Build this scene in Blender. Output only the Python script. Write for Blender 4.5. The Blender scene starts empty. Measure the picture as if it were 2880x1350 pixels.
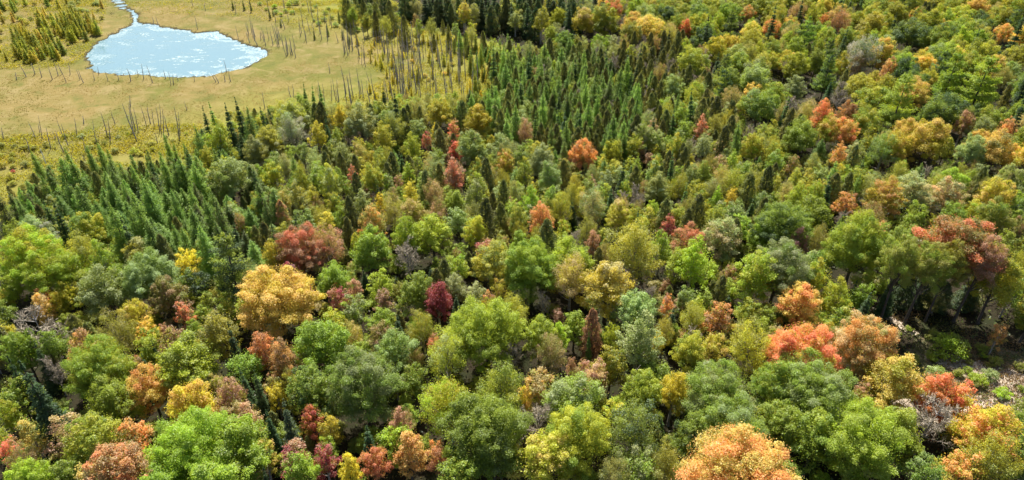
import bpy, math, random
import numpy as np

# ------------------------------------------------------------------ camera, sky, sun, exposure
scene = bpy.context.scene
COL = scene.collection
CAM_H, PITCH, FPX = 75.0, math.radians(33.0), 1946.0      # metres, down, focal length in photo pixels (2880 wide)
cam_data = bpy.data.cameras.new('camera')
cam_data.sensor_width = 36.0
cam_data.lens = FPX / 2880.0 * 36.0
cam_data.clip_start = 0.5
cam_data.clip_end = 12000.0
cam = bpy.data.objects.new('camera', cam_data)
COL.objects.link(cam)
cam.location = (0, 0, CAM_H)
cam.rotation_euler = (math.radians(90) - PITCH, 0, 0)
scene.camera = cam

SUN_EL, SUN_AZ = math.radians(56.0), math.radians(-6.0)   # azimuth from +Y, towards +X positive
world = bpy.data.worlds.new('World')
scene.world = world
world.use_nodes = True
wn = world.node_tree
wn.nodes.clear()
w_out = wn.nodes.new('ShaderNodeOutputWorld')
w_bg = wn.nodes.new('ShaderNodeBackground')
w_sky = wn.nodes.new('ShaderNodeTexSky')
w_sky.sky_type = 'NISHITA'
w_sky.sun_disc = False
w_sky.sun_elevation = SUN_EL
w_sky.sun_rotation = SUN_AZ
w_sky.air_density = 1.0
w_sky.dust_density = 2.5
w_sky.ozone_density = 1.0
w_bg.inputs['Strength'].default_value = 0.085
wn.links.new(w_sky.outputs['Color'], w_bg.inputs['Color'])
wn.links.new(w_bg.outputs['Background'], w_out.inputs['Surface'])

sun_data = bpy.data.lights.new('sun', 'SUN')
sun_data.energy = 5.0
sun_data.angle = math.radians(0.53)
sun_data.color = (1.0, 0.955, 0.88)
sun = bpy.data.objects.new('sun', sun_data)
COL.objects.link(sun)
sun.location = (0, 200, 200)
# a sun lamp shines along its -Z
sun.rotation_euler = (math.radians(90) - SUN_EL, 0, math.pi - SUN_AZ)

scene.view_settings.view_transform = 'Standard'
scene.view_settings.look = 'None'
scene.view_settings.gamma = 1.0
scene.view_settings.exposure = 1.2
scene.view_settings.use_curve_mapping = False
scene.render.engine = 'CYCLES'
cy = scene.cycles
cy.max_bounces = 5
cy.diffuse_bounces = 4
cy.glossy_bounces = 2
cy.transmission_bounces = 3
cy.transparent_max_bounces = 4
cy.use_denoising = True
cy.denoiser = 'OPENIMAGEDENOISE'
cy.denoising_input_passes = 'RGB_ALBEDO_NORMAL'
cy.denoising_prefilter = 'ACCURATE'
cy.caustics_reflective = False
cy.caustics_refractive = False

# ------------------------------------------------------------------ picture <-> place
CP, SP = math.cos(PITCH), math.sin(PITCH)


def at(u, v, z=0.0):
    """point at height z that the photo shows at pixel (u, v)"""
    x, y = (u - 1440.0) / FPX, (675.0 - v) / FPX
    dx, dy, dz = x, CP + y * SP, -SP + y * CP
    t = (z - CAM_H) / dz
    return (dx * t, dy * t, z)


def depth(x, y, z):
    return y * CP - (z - CAM_H) * SP


def project(x, y, z):
    d = depth(x, y, z)
    up = y * SP + (z - CAM_H) * CP
    return (1440.0 + FPX * x / d, 675.0 - FPX * up / d, d)


def inside(poly, u, v):
    c = False
    n = len(poly)
    j = n - 1
    for i in range(n):
        xi, yi = poly[i]
        xj, yj = poly[j]
        if (yi > v) != (yj > v) and u < (xj - xi) * (v - yi) / (yj - yi) + xi:
            c = not c
        j = i
    return c


# ------------------------------------------------------------------ materials
def new_mat(name):
    m = bpy.data.materials.new(name)
    m.use_nodes = True
    nt = m.node_tree
    nt.nodes.clear()
    out = nt.nodes.new('ShaderNodeOutputMaterial')
    return m, nt, out


def N(nt, kind, **kw):
    n = nt.nodes.new(kind)
    for k, v in kw.items():
        setattr(n, k, v)
    return n


def math_node(nt, op, a, b=None, clamp=False):
    n = N(nt, 'ShaderNodeMath', operation=op, use_clamp=clamp)
    for i, v in enumerate((a, b)):
        if v is None:
            continue
        if isinstance(v, (int, float)):
            n.inputs[i].default_value = v
        else:
            nt.links.new(v, n.inputs[i])
    return n.outputs[0]


def mix_rgb(nt, fac, a, b, blend='MIX'):
    n = N(nt, 'ShaderNodeMix', data_type='RGBA', blend_type=blend)
    for sock, v in ((n.inputs['Factor'], fac), (n.inputs[6], a), (n.inputs[7], b)):
        if isinstance(v, (int, float)):
            sock.default_value = v
        elif isinstance(v, (tuple, list)):
            sock.default_value = (*v[:3], 1.0)
        else:
            nt.links.new(v, sock)
    return n.outputs[2]


def map_range(nt, v, a, b, c=0.0, d=1.0, smooth=False):
    n = N(nt, 'ShaderNodeMapRange', interpolation_type='SMOOTHSTEP' if smooth else 'LINEAR')
    nt.links.new(v, n.inputs['Value'])
    for k, x in zip(('From Min', 'From Max', 'To Min', 'To Max'), (a, b, c, d)):
        n.inputs[k].default_value = x
    return n.outputs['Result']


def noise(nt, coord, scale, detail=4.0, rough=0.55, dist=0.0):
    n = N(nt, 'ShaderNodeTexNoise')
    n.inputs['Scale'].default_value = scale
    n.inputs['Detail'].default_value = detail
    n.inputs['Roughness'].default_value = rough
    n.inputs['Distortion'].default_value = dist
    nt.links.new(coord, n.inputs['Vector'])
    return n.outputs['Fac']


def leaf_material(name, transl=0.5, gloss=0.03, val_lo=0.80, val_hi=1.20, rough=0.45):
    """Leaf colour: two leaf hues per tree (custom properties tint_a, tint_b, turned), mixed branch by branch,
    with a spread of hue and value leaf by leaf."""
    m, nt, out = new_mat(name)
    L = nt.links
    ta = N(nt, 'ShaderNodeAttribute', attribute_type='OBJECT', attribute_name='tint_a')
    tb = N(nt, 'ShaderNodeAttribute', attribute_type='OBJECT', attribute_name='tint_b')
    tu = N(nt, 'ShaderNodeAttribute', attribute_type='OBJECT', attribute_name='turned')
    br = N(nt, 'ShaderNodeAttribute', attribute_type='GEOMETRY', attribute_name='branch')
    lf = N(nt, 'ShaderNodeAttribute', attribute_type='GEOMETRY', attribute_name='leaf')
    # branch value + a little leaf jitter below "turned" -> second hue
    j = math_node(nt, 'MULTIPLY_ADD', lf.outputs['Fac'], 0.22)
    nt.nodes[-1].inputs[2].default_value = -0.11
    e = math_node(nt, 'ADD', br.outputs['Fac'], j)
    d = math_node(nt, 'SUBTRACT', tu.outputs['Fac'], e)
    fac = map_range(nt, d, -0.2, 0.2)
    col = mix_rgb(nt, fac, ta.outputs['Color'], tb.outputs['Color'])
    tc3 = N(nt, 'ShaderNodeAttribute', attribute_type='OBJECT', attribute_name='tint_c')
    late = N(nt, 'ShaderNodeAttribute', attribute_type='OBJECT', attribute_name='late')
    bt = N(nt, 'ShaderNodeAttribute', attribute_type='GEOMETRY', attribute_name='bough')
    e3_ = math_node(nt, 'ADD', bt.outputs['Fac'], j)
    col = mix_rgb(nt, map_range(nt, math_node(nt, 'SUBTRACT', late.outputs['Fac'], e3_), -0.07, 0.07), col, tc3.outputs['Color'])
    wn_ = N(nt, 'ShaderNodeTexWhiteNoise', noise_dimensions='1D')
    L.new(lf.outputs['Fac'], wn_.inputs['W'])
    hsv = N(nt, 'ShaderNodeHueSaturation')
    oi = N(nt, 'ShaderNodeObjectInfo')
    h1 = map_range(nt, wn_.outputs['Value'], 0, 1, 0.488, 0.512)
    h2 = map_range(nt, oi.outputs['Random'], 0, 1, -0.006, 0.006)
    L.new(math_node(nt, 'ADD', h1, h2), hsv.inputs['Hue'])
    v1 = map_range(nt, lf.outputs['Fac'], 0, 1, val_lo, val_hi)
    v2 = map_range(nt, br.outputs['Fac'], 0, 1, 0.9, 1.12)
    L.new(math_node(nt, 'MULTIPLY', v1, v2), hsv.inputs['Value'])
    L.new(col, hsv.inputs['Color'])
    dif = N(nt, 'ShaderNodeBsdfDiffuse')
    tr = N(nt, 'ShaderNodeBsdfTranslucent')
    L.new(hsv.outputs['Color'], dif.inputs['Color'])
    warm = mix_rgb(nt, 1.0, hsv.outputs['Color'], (1.22, 1.15, 0.55), 'MULTIPLY')
    L.new(warm, tr.inputs['Color'])
    mx = N(nt, 'ShaderNodeMixShader')
    mx.inputs[0].default_value = transl
    L.new(dif.outputs[0], mx.inputs[1])
    L.new(tr.outputs[0], mx.inputs[2])
    gl = N(nt, 'ShaderNodeBsdfGlossy')
    gl.inputs['Roughness'].default_value = rough
    gl.inputs['Color'].default_value = (0.9, 0.95, 1.0, 1)
    mg = N(nt, 'ShaderNodeMixShader')
    mg.inputs[0].default_value = gloss
    L.new(mx.outputs[0], mg.inputs[1])
    L.new(gl.outputs[0], mg.inputs[2])
    L.new(mg.outputs[0], out.inputs['Surface'])
    return m


def plain_bark(name, c1, c2, scale=6.0):
    m, nt, out = new_mat(name)
    tc = N(nt, 'ShaderNodeTexCoord')
    f = noise(nt, tc.outputs['Object'], scale, 5)
    col = mix_rgb(nt, map_range(nt, f, 0.35, 0.65), c1, c2)
    p = N(nt, 'ShaderNodeBsdfPrincipled')
    p.inputs['Roughness'].default_value = 0.9
    p.inputs['Specular IOR Level'].default_value = 0.15
    nt.links.new(col, p.inputs['Base Color'])
    b = N(nt, 'ShaderNodeBump')
    b.inputs['Strength'].default_value = 0.5
    b.inputs['Distance'].default_value = 0.03
    nt.links.new(f, b.inputs['Height'])
    nt.links.new(b.outputs[0], p.inputs['Normal'])
    nt.links.new(p.outputs[0], out.inputs['Surface'])
    return m


MAT = {
    'leaf': leaf_material('broad_leaves', 0.52, 0.015),
    'sedge': leaf_material('sedge_blades', 0.4, 0.0, 0.9, 1.1),
    'needle': leaf_material('needles', 0.52, 0.012, 0.75, 1.25, 0.5),
    'bark': plain_bark('bark_brown_grey', (0.045, 0.036, 0.028), (0.12, 0.10, 0.085)),
    'pale_bark': plain_bark('bark_pale', (0.16, 0.14, 0.12), (0.42, 0.39, 0.35)),
    'dead': plain_bark('weathered_grey_wood', (0.17, 0.15, 0.135), (0.33, 0.30, 0.275), 3.0),
    'twig': plain_bark('grey_twigs', (0.26, 0.215, 0.155), (0.46, 0.395, 0.30), 2.0),
}

# ------------------------------------------------------------------ mesh tools
def mesh_from(name, V, F4, F3=None, mats=(), mat_idx=None, attrs=None, smooth=False):
    V = np.asarray(V, dtype=np.float32)
    F4 = np.asarray(F4, dtype=np.int32).reshape(-1, 4) if F4 is not None and len(F4) else np.zeros((0, 4), np.int32)
    F3 = np.asarray(F3, dtype=np.int32).reshape(-1, 3) if F3 is not None and len(F3) else np.zeros((0, 3), np.int32)
    me = bpy.data.meshes.new(name)
    n4, n3 = len(F4), len(F3)
    me.vertices.add(len(V))
    me.vertices.foreach_set('co', V.ravel())
    me.loops.add(n4 * 4 + n3 * 3)
    me.loops.foreach_set('vertex_index', np.concatenate([F4.ravel(), F3.ravel()]).astype(np.int32))
    me.polygons.add(n4 + n3)
    starts = np.concatenate([np.arange(n4) * 4, n4 * 4 + np.arange(n3) * 3]).astype(np.int32)
    me.polygons.foreach_set('loop_start', starts)
    if mat_idx is not None:
        me.polygons.foreach_set('material_index', np.asarray(mat_idx, dtype=np.int32))
    if smooth:
        me.polygons.foreach_set('use_smooth', np.ones(n4 + n3, dtype=bool))
    for m in mats:
        me.materials.append(m)
    for k, a in (attrs or {}).items():
        at_ = me.attributes.new(k, 'FLOAT', 'FACE')
        at_.data.foreach_set('value', np.asarray(a, dtype=np.float32))
    me.update(calc_edges=True)
    return me


def unit(a):
    return a / np.maximum(np.linalg.norm(a, axis=-1, keepdims=True), 1e-6)


def leaf_cards(rng, P, Nrm, size, aspect=0.72, direction=None):
    """kite-shaped leaf sprays at P facing Nrm -> verts (4n,3), quads (n,4)"""
    n = len(P)
    Nrm = unit(Nrm)
    t = rng.normal(size=(n, 3)) if direction is None else direction + rng.normal(size=(n, 3)) * 0.25
    t = unit(t - (t * Nrm).sum(1, keepdims=True) * Nrm)
    b = np.cross(Nrm, t)
    s = np.asarray(size).reshape(-1, 1) * np.ones((n, 1))
    w = s * aspect * rng.uniform(0.75, 1.2, (n, 1)) * 0.5
    bend = Nrm * s * rng.uniform(-0.18, 0.18, (n, 1))
    V = np.empty((n, 4, 3))
    V[:, 0] = P - t * s * 0.5
    V[:, 1] = P + b * w + t * s * rng.uniform(-0.15, 0.2, (n, 1)) + bend
    V[:, 2] = P + t * s * 0.5
    V[:, 3] = P - b * w + t * s * rng.uniform(-0.15, 0.2, (n, 1)) + bend
    return V.reshape(-1, 3), np.arange(n * 4).reshape(-1, 4)


def tube(V, F, pts, radii, sides=6, cap=True):
    pts = np.asarray(pts, float)
    base = len(V)
    for i, p in enumerate(pts):
        d = pts[min(i + 1, len(pts) - 1)] - pts[max(i - 1, 0)]
        d = d / max(np.linalg.norm(d), 1e-6)
        a = np.cross(d, (0.31, 0.95, 0.05) if abs(d[1]) < 0.9 else (1, 0, 0))
        a /= np.linalg.norm(a)
        b = np.cross(d, a)
        for k in range(sides):
            an = 2 * math.pi * k / sides
            V.append(p + radii[i] * (math.cos(an) * a + math.sin(an) * b))
    for i in range(len(pts) - 1):
        for k in range(sides):
            k2 = (k + 1) % sides
            F.append((base + i * sides + k, base + i * sides + k2, base + (i + 1) * sides + k2, base + (i + 1) * sides + k))


PROTO = {}


def reg(kind, **kw):
    PROTO.setdefault(kind, []).append(kw)


# ------------------------------------------------------------------ broad-leaved crowns
def crown_points(rng, W, Htot, base, lumps, shape, clump_r, dens, size, leafy=1.0, up=0.45, long=1.35, loose=0.16, flat=0.85):
    """sprays of leaves on outward-and-upward boughs over an uneven crown; returns P, normal, size, branch value, bough ends"""
    R = W / 2.0
    zc, hz = (Htot + base) / 2.0, (Htot - base) / 2.0
    cs = []
    tries = 0
    lob = rng.uniform(0, 2 * math.pi, 5)
    amp = rng.uniform(0.07, 0.16, 5)
    while len(cs) < lumps and tries < lumps * 60:
        tries += 1
        d = unit(rng.normal(size=3))
        if d[2] < -0.75:
            continue
        an = math.atan2(d[1], d[0])
        mod = 1 + sum(amp[k] * math.sin((k + 2) * an + lob[k] + (1.7 + k) * d[2]) for k in range(5))
        rad = rng.uniform(0.55, 0.92) if rng.random() < 0.78 else rng.uniform(0.2, 0.55)
        if shape == 'dome':
            k = 1.0 - 0.12 * max(d[2], 0)
        elif shape == 'oval':
            k = 1.0 - 0.34 * max(d[2], 0)
        else:
            k = 1.0 - 0.55 * max(d[2], 0)
        e = np.array([d[0] * R * k, d[1] * R * k, d[2] * hz])
        c = e * min(rad * mod, 1.0)
        c[2] += zc
        cr = clump_r * R * rng.uniform(0.45, 1.5)
        if any(np.linalg.norm(c - o[0]) < 0.55 * (cr + o[1]) for o in cs) and tries < lumps * 45:
            continue
        cs.append((c, cr))
    P, Nn, S, B, Q = [], [], [], [], []
    for c, cr in cs:
        n = int(dens * 4 * math.pi * cr * cr * rng.uniform(0.55, 1.3) * leafy)
        d = unit(rng.normal(size=(n, 3)))
        core = np.array([0, 0, zc - 0.35 * hz])
        outw = unit((c - core)[None, :])
        keep = (d * unit(outw + np.array([[0, 0, 0.6]]))).sum(1) > rng.uniform(-0.95, 0.3, n)
        d = d[keep]
        n = len(d)
        r = cr * (0.30 + 0.70 * rng.uniform(0, 1, n) ** 0.6) * np.where(rng.random(n) < 0.18, rng.uniform(1.0, 1.5, n), 1.0)
        axis = unit(outw + np.array([[0, 0, 0.45]]) + rng.normal(size=(1, 3)) * 0.4)
        p = d * r[:, None]
        p = p + (p * axis).sum(1, keepdims=True) * axis * (long - 1.0)
        p = c + p * np.array([1.0, 1.0, flat])
        nn = 0.36 * d + np.array([0, 0, up + 0.35]) + rng.normal(size=(n, 3)) * 0.45 + 0.1 * outw
        P.append(p); Nn.append(nn)
        S.append(size * rng.uniform(0.6, 1.35, n))
        hrel = (c[2] - base) / (Htot - base)
        B.append(np.clip(rng.uniform(0, 1) * 0.75 + 0.25 * (1 - hrel) + rng.normal(size=n) * 0.06, 0, 1))
        Q.append(np.full(n, np.clip(rng.uniform(0, 1) * 0.7 + 0.3 * hrel, 0, 1)))
    # loose sprays that break the outline, and inner leaves
    n = int(loose * sum(len(x) for x in P))
    d = unit(rng.normal(size=(n, 3)))
    d[:, 2] = np.abs(d[:, 2]) * np.where(rng.random(n) < 0.7, 1, -0.6)
    p = d * np.array([R, R, hz]) * rng.uniform(0.3, 1.0, n)[:, None]
    p[:, 2] += zc
    P.append(p); Nn.append(rng.normal(size=(n, 3)) + np.array([0, 0, 0.6]))
    S.append(size * rng.uniform(0.6, 1.2, n)); B.append(rng.uniform(0, 1, n)); Q.append(rng.uniform(0, 1, n))
    return np.vstack(P), np.vstack(Nn), np.concatenate(S), np.concatenate(B), np.concatenate(Q), cs


def broad_proto(kind, seed, W, Htot, base, lumps, shape, clump_r, dens, size, bark='bark', **kw):
    rng = np.random.default_rng(seed)
    P, Nn, S, B, Q, cs = crown_points(rng, W, Htot, base, lumps, shape, clump_r, dens, size, **kw)
    V, F = leaf_cards(rng, P, Nn, S)
    crown = mesh_from('crown', V, F, mats=[MAT['leaf']], attrs={'branch': B, 'bough': Q, 'leaf': rng.random(len(P))})
    tv, tf = [], []
    lean = rng.normal(size=2) * 0.03 * Htot
    top = 0.80 * Htot
    r0 = 0.012 * Htot + 0.016 * W
    pts = [np.array([lean[0] * t * t, lean[1] * t * t, top * t]) for t in (-0.02, 0.06, 0.3, 0.55, 0.8, 1.0)]
    tube(tv, tf, pts, [r0 * 1.45, r0 * 1.05, r0 * 0.85, r0 * 0.6, r0 * 0.35, r0 * 0.12], 7)
    order = sorted(range(len(cs)), key=lambda i: -cs[i][1])[: 20]
    for i in order:
        c = cs[i][0]
        z0 = min(max(base * 0.75, c[2] * rng.uniform(0.5, 0.72)), top * 0.9)
        t = z0 / top
        a = np.array([lean[0] * t * t, lean[1] * t * t, z0])
        mid = a * 0.5 + c * 0.5 + np.array([0, 0, -0.06 * W * rng.uniform(0, 1)])
        rr = r0 * 0.38 * (1 - 0.5 * t)
        tube(tv, tf, [a, mid, c], [rr, rr * 0.6, rr * 0.18], 4)
    trunk = mesh_from('trunk', tv, tf, mats=[MAT[bark]], smooth=True)
    reg(kind, W=W, H=Htot, crown=crown, trunk=trunk)


for s in range(3):
    broad_proto('M3', 11 + s, 11.0, 13.0, 2.4, 185, 'dome', 0.135, 112, 0.165, flat=0.62, long=1.7)
for s in range(2):   # old trees at a wood's edge: bare trunk below, crown above
    broad_proto('T3', 16 + s, 9.0, 17.0, 7.6, 120, 'dome', 0.15, 90, 0.18, flat=0.65, long=1.6)
for s in range(3):
    broad_proto('H2', 18 + s, 9.0, 11.0, 2.0, 84, 'dome', 0.175, 64, 0.21, long=1.4, loose=0.1, flat=0.7)
for s in range(6):
    broad_proto('M2', 21 + s, 7.0, 10.5, 1.8, 112, 'dome' if s % 2 else 'oval', 0.15, 90, 0.175, flat=0.66, long=1.7)
for s in range(5):
    broad_proto('M1', 31 + s, 4.2, 7.6, 1.2, 60, 'oval' if s % 2 else 'dome', 0.185, 92, 0.165, flat=0.7, long=1.7)
for s in range(5):
    broad_proto('A2', 41 + s, 5.4, 12.0, 2.0, 104, 'oval' if s % 2 else 'spire', 0.16, 88, 0.165, bark='pale_bark', up=0.3, long=1.6)
for s in range(5):
    broad_proto('A1', 51 + s, 3.0, 8.5, 1.2, 60, 'oval' if s % 2 else 'spire', 0.21, 86, 0.155, bark='pale_bark', up=0.3, long=1.6)
for s in range(4):   # thin, feathery crowns with branches showing through
    broad_proto('F2', 61 + s, 6.5, 10.5, 1.2, 84, 'oval', 0.165, 58, 0.15, bark='dead', up=0.2, long=1.9, loose=0.3)
for s in range(3):
    broad_proto('B1', 71 + s, 3.0, 2.4, 0.05, 26, 'dome', 0.28, 86, 0.15, loose=0.25)


# ------------------------------------------------------------------ conifers
def conifer_proto(kind, seed, W, Htot, base, whorls, per, droop, dens, size, power, jitter, ragged=0.2, aspect=0.42, tip=0.0):
    rng = np.random.default_rng(seed)
    P, Nn, S, B, D = [], [], [], [], []
    tv, tf = [], []
    r0 = 0.011 * Htot + 0.03
    lean = rng.normal(size=2) * 0.012 * Htot
    tube(tv, tf, [np.array([lean[0] * t * t, lean[1] * t * t, Htot * t]) for t in (-0.02, 0.08, 0.4, 0.75, 0.985)],
         [r0 * 1.4, r0, r0 * 0.75, r0 * 0.4, 0.012], 6)
    for w in range(whorls):
        t = (w + rng.uniform(-0.9, 0.9)) / (whorls - 1)
        t = min(max(t, 0.0), 1.0)
        z = base + (Htot - base) * t
        R = W / 2 * ((1 - t) ** power * (1 - tip) + tip * (1 - t * 0.6)) * rng.uniform(1 - ragged, 1 + ragged * 0.5) + 0.05
        k = max(3, int(per * (0.55 + 0.6 * (1 - t))))
        a0 = rng.uniform(0, 6.28)
        for i in range(k):
            an = a0 + 2 * math.pi * i / k + rng.uniform(-0.3, 0.3)
            L = R * rng.uniform(0.72, 1.08)
            dirv = np.array([math.cos(an), math.sin(an), 0.0])
            side = np.array([-math.sin(an), math.cos(an), 0.0])
            n = max(3, int(dens * L * rng.uniform(0.7, 1.3)))
            s = rng.uniform(0.12, 1.0, n) ** 0.75
            wd = 0.30 * L * (1 - 0.55 * s) * rng.normal(size=n) * 0.6
            p = dirv * (L * s)[:, None] + side * wd[:, None]
            p[:, 2] = z + droop * L * s + 0.16 * L * s * s + rng.normal(size=n) * jitter - 0.12 * np.abs(wd)
            p[:, 0] += lean[0] * t * t
            p[:, 1] += lean[1] * t * t
            P.append(p)
            nn = np.array([0, 0, 1.0]) + 0.35 * dirv + rng.normal(size=(n, 3)) * 0.42
            Nn.append(nn)
            D.append(np.tile(dirv + np.array([0, 0, droop]), (n, 1)) + side * (np.sign(wd) * 0.5)[:, None])
            S.append(size * rng.uniform(0.65, 1.3, n))
            B.append(np.full(n, rng.uniform(0, 1)))
            if rng.random() < 0.35 and L > 0.5:
                a = np.array([lean[0] * t * t, lean[1] * t * t, z])
                e = a + dirv * L * 0.85 + np.array([0, 0, droop * L * 0.8])
                tube(tv, tf, [a, e], [0.035, 0.008], 3)
    n = int(8 * dens / 10) + 6
    p = np.stack([rng.normal(size=n) * 0.05, rng.normal(size=n) * 0.05, Htot - rng.uniform(0.0, 0.9, n)], 1)
    p[:, :2] += lean
    P.append(p); Nn.append(unit(rng.normal(size=(n, 3)) * np.array([1, 1, 0.2])))
    D.append(np.tile(np.array([0, 0, 1.0]), (n, 1))); S.append(np.full(n, size * 0.8)); B.append(rng.uniform(0, 1, n))
    P, Nn, S, B, D = np.vstack(P), np.vstack(Nn), np.concatenate(S), np.concatenate(B), np.vstack(D)
    V, F = leaf_cards(rng, P, Nn, S, aspect, D)
    crown = mesh_from('crown', V, F, mats=[MAT['needle']], attrs={'branch': B, 'leaf': rng.random(len(P))})
    trunk = mesh_from('trunk', tv, tf, mats=[MAT['bark']], smooth=True)
    reg(kind, W=W, H=Htot, crown=crown, trunk=trunk)


for s in range(4):
    conifer_proto('S', 81 + s, 3.8, 12.0, 0.4, 34, 12, -0.26, 20, 0.30, 0.88, 0.06, 0.2)
for s in range(7):
    conifer_proto('L', 91 + s, 4.8, 10.5, 0.6, 30, 11, 0.04, 25, 0.25, 0.66, 0.26, 0.46, 0.45)
for s in range(4):
    conifer_proto('P', 101 + s, 8.5, 14.0, 2.6, 13, 9, 0.10, 62, 0.26, 0.55, 0.20, 0.35, 0.55, 0.1)


def cedar_proto(seed, W=3.2, Htot=9.5):
    rng = np.random.default_rng(seed)
    n = 6500
    t = rng.uniform(0, 1, n) ** 1.15
    an = rng.uniform(0, 2 * math.pi, n)
    prof = np.minimum(1.0, 0.55 + t * 2.6) * (1 - t) ** 0.5
    bump = 1 + 0.22 * np.sin(an * 4 + t * 17 + seed) + 0.2 * np.sin(an * 3 - t * 31) + 0.08 * rng.normal(size=n)
    r = W / 2 * prof * bump * rng.uniform(0.55, 1.0, n) ** 0.5
    z = 0.35 + (Htot - 0.35) * t + 0.25 * np.sin(an * 3 + seed) * (1 - t)
    P = np.stack([r * np.cos(an), r * np.sin(an), z + rng.normal(size=n) * 0.08], 1)
    out = np.stack([np.cos(an), np.sin(an), np.zeros(n)], 1)
    Nn = out * 0.7 + np.array([0, 0, 0.55]) + rng.normal(size=(n, 3)) * 0.45
    D = np.tile(np.array([0, 0, 1.0]), (n, 1)) + 0.35 * out
    cell = np.floor(an / 0.7) * 7.13 + np.floor(t * 9) * 3.71
    B = np.modf(np.abs(np.sin(cell * 12.9898) * 43758.5))[0]
    V, F = leaf_cards(rng, P, Nn, 0.24 * rng.uniform(0.6, 1.3, n), 0.5, D)
    crown = mesh_from('crown', V, F, mats=[MAT['needle']], attrs={'branch': B, 'leaf': rng.random(n)})
    tv, tf = [], []
    tube(tv, tf, [np.array([0, 0, Htot * q]) for q in (-0.02, 0.08, 0.5, 0.95)], [0.24, 0.17, 0.11, 0.02], 6)
    for i in range(14):
        z0 = Htot * rng.uniform(0.15, 0.8)
        a = rng.uniform(0, 6.28)
        L = 0.7 * W / 2 * (1 - z0 / Htot) + 0.2
        tube(tv, tf, [np.array([0, 0, z0]), np.array([L * math.cos(a), L * math.sin(a), z0 + 0.3 * L])], [0.04, 0.01], 3)
    trunk = mesh_from('trunk', tv, tf, mats=[MAT['bark']], smooth=True)
    reg('C', W=W, H=Htot, crown=crown, trunk=trunk)


for s in range(4):
    cedar_proto(111 + s)


# ------------------------------------------------------------------ leafless trees and snags
def bare_proto(seed, W=7.0, Htot=9.5):
    rng = np.random.default_rng(seed)
    tv, tf = [], []
    lean = rng.normal(size=2) * 0.4
    pts = [np.array([lean[0] * t * t, lean[1] * t * t, Htot * 0.92 * t]) for t in (-0.02, 0.07, 0.3, 0.55, 0.8, 1.0)]
    tube(tv, tf, pts, [0.27, 0.19, 0.15, 0.11, 0.06, 0.015], 6)
    cv, cf = [], []
    ends = []
    for i in range(24):
        t = rng.uniform(0.28, 0.95)
        a = np.array([lean[0] * t * t, lean[1] * t * t, Htot * 0.92 * t])
        an = i * 2.4 + rng.uniform(-0.4, 0.4)
        L = W / 2 * rng.uniform(0.65, 1.1) * (1.15 - 0.75 * t)
        d = np.array([math.cos(an), math.sin(an), rng.uniform(0.25, 0.9)])
        m = a + d * L * 0.5
        e = a + d * L + np.array([0, 0, 0.12 * L])
        tube(tv, tf, [a, m, e], [0.075, 0.045, 0.014], 4)
        for k in range(7):
            s = rng.uniform(0.25, 1.0)
            b = a + (e - a) * s
            q = unit(d + rng.normal(size=3) * 0.75) * L * rng.uniform(0.22, 0.5)
            tube(cv, cf, [b, b + q], [0.024, 0.007], 3)
            ends.append((b, q))
    cv, cf = list(cv), list(cf)
    V0 = np.asarray(cv)
    F0 = np.asarray(cf)
    P, D = [], []
    for b, q in ends:
        n = 14
        s = rng.uniform(0.1, 1.0, n)
        dd = unit(unit(q) + rng.normal(size=(n, 3)) * 0.8 + np.array([0, 0, 0.25]))
        ln = rng.uniform(0.3, 0.75, n)
        P.append(b + q * s[:, None] + dd * ln[:, None] * 0.5)
        D.append(dd * ln[:, None])
    P, D = np.vstack(P), np.vstack(D)
    n = len(P)
    L = np.linalg.norm(D, axis=1)
    V1, F1 = leaf_cards(rng, P, np.cross(D, rng.normal(size=(n, 3))), L, 0.09, D * 5)
    V = np.vstack([V0, V1])
    F = np.vstack([F0, F1 + len(V0)])
    crown = mesh_from('crown', V, F, mats=[MAT['twig']])
    trunk = mesh_from('trunk', tv, tf, mats=[MAT['dead']], smooth=True)
    reg('G', W=W, H=Htot, crown=crown, trunk=trunk)


for s in range(4):
    bare_proto(121 + s)


def snag_proto(seed, Htot=9.0):
    rng = np.random.default_rng(seed)
    V, F = [], []
    kx, ky = rng.normal(size=2) * 0.18
    p = lambda t: np.array([kx * t + 0.10 * math.sin(5 * t + seed), ky * t, Htot * t])
    tube(V, F, [p(t) for t in (-0.03, 0.03, 0.25, 0.5, 0.75, 1.0)], [0.23, 0.155, 0.13, 0.105, 0.075, 0.03], 5)
    for i in range(rng.integers(12, 26)):
        t = rng.uniform(0.22, 0.97)
        an = rng.uniform(0, 6.28)
        L = rng.uniform(0.25, 0.75) * (1.15 - 0.7 * t)
        tube(V, F, [p(t), p(t) + np.array([math.cos(an) * L, math.sin(an) * L, rng.uniform(-0.35, 0.2) * L])], [0.045, 0.018], 3)
    reg('D', W=1.0, H=Htot, mesh=mesh_from('snag', V, F, mats=[MAT['dead']], smooth=False))


for s in range(7):
    snag_proto(131 + s)

# ------------------------------------------------------------------ the ground, the pond and the stream
def tile(ox, oy, pts):
    return [(ox + x / 2.6833, oy + y / 2.6833) for x, y in pts]


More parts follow.
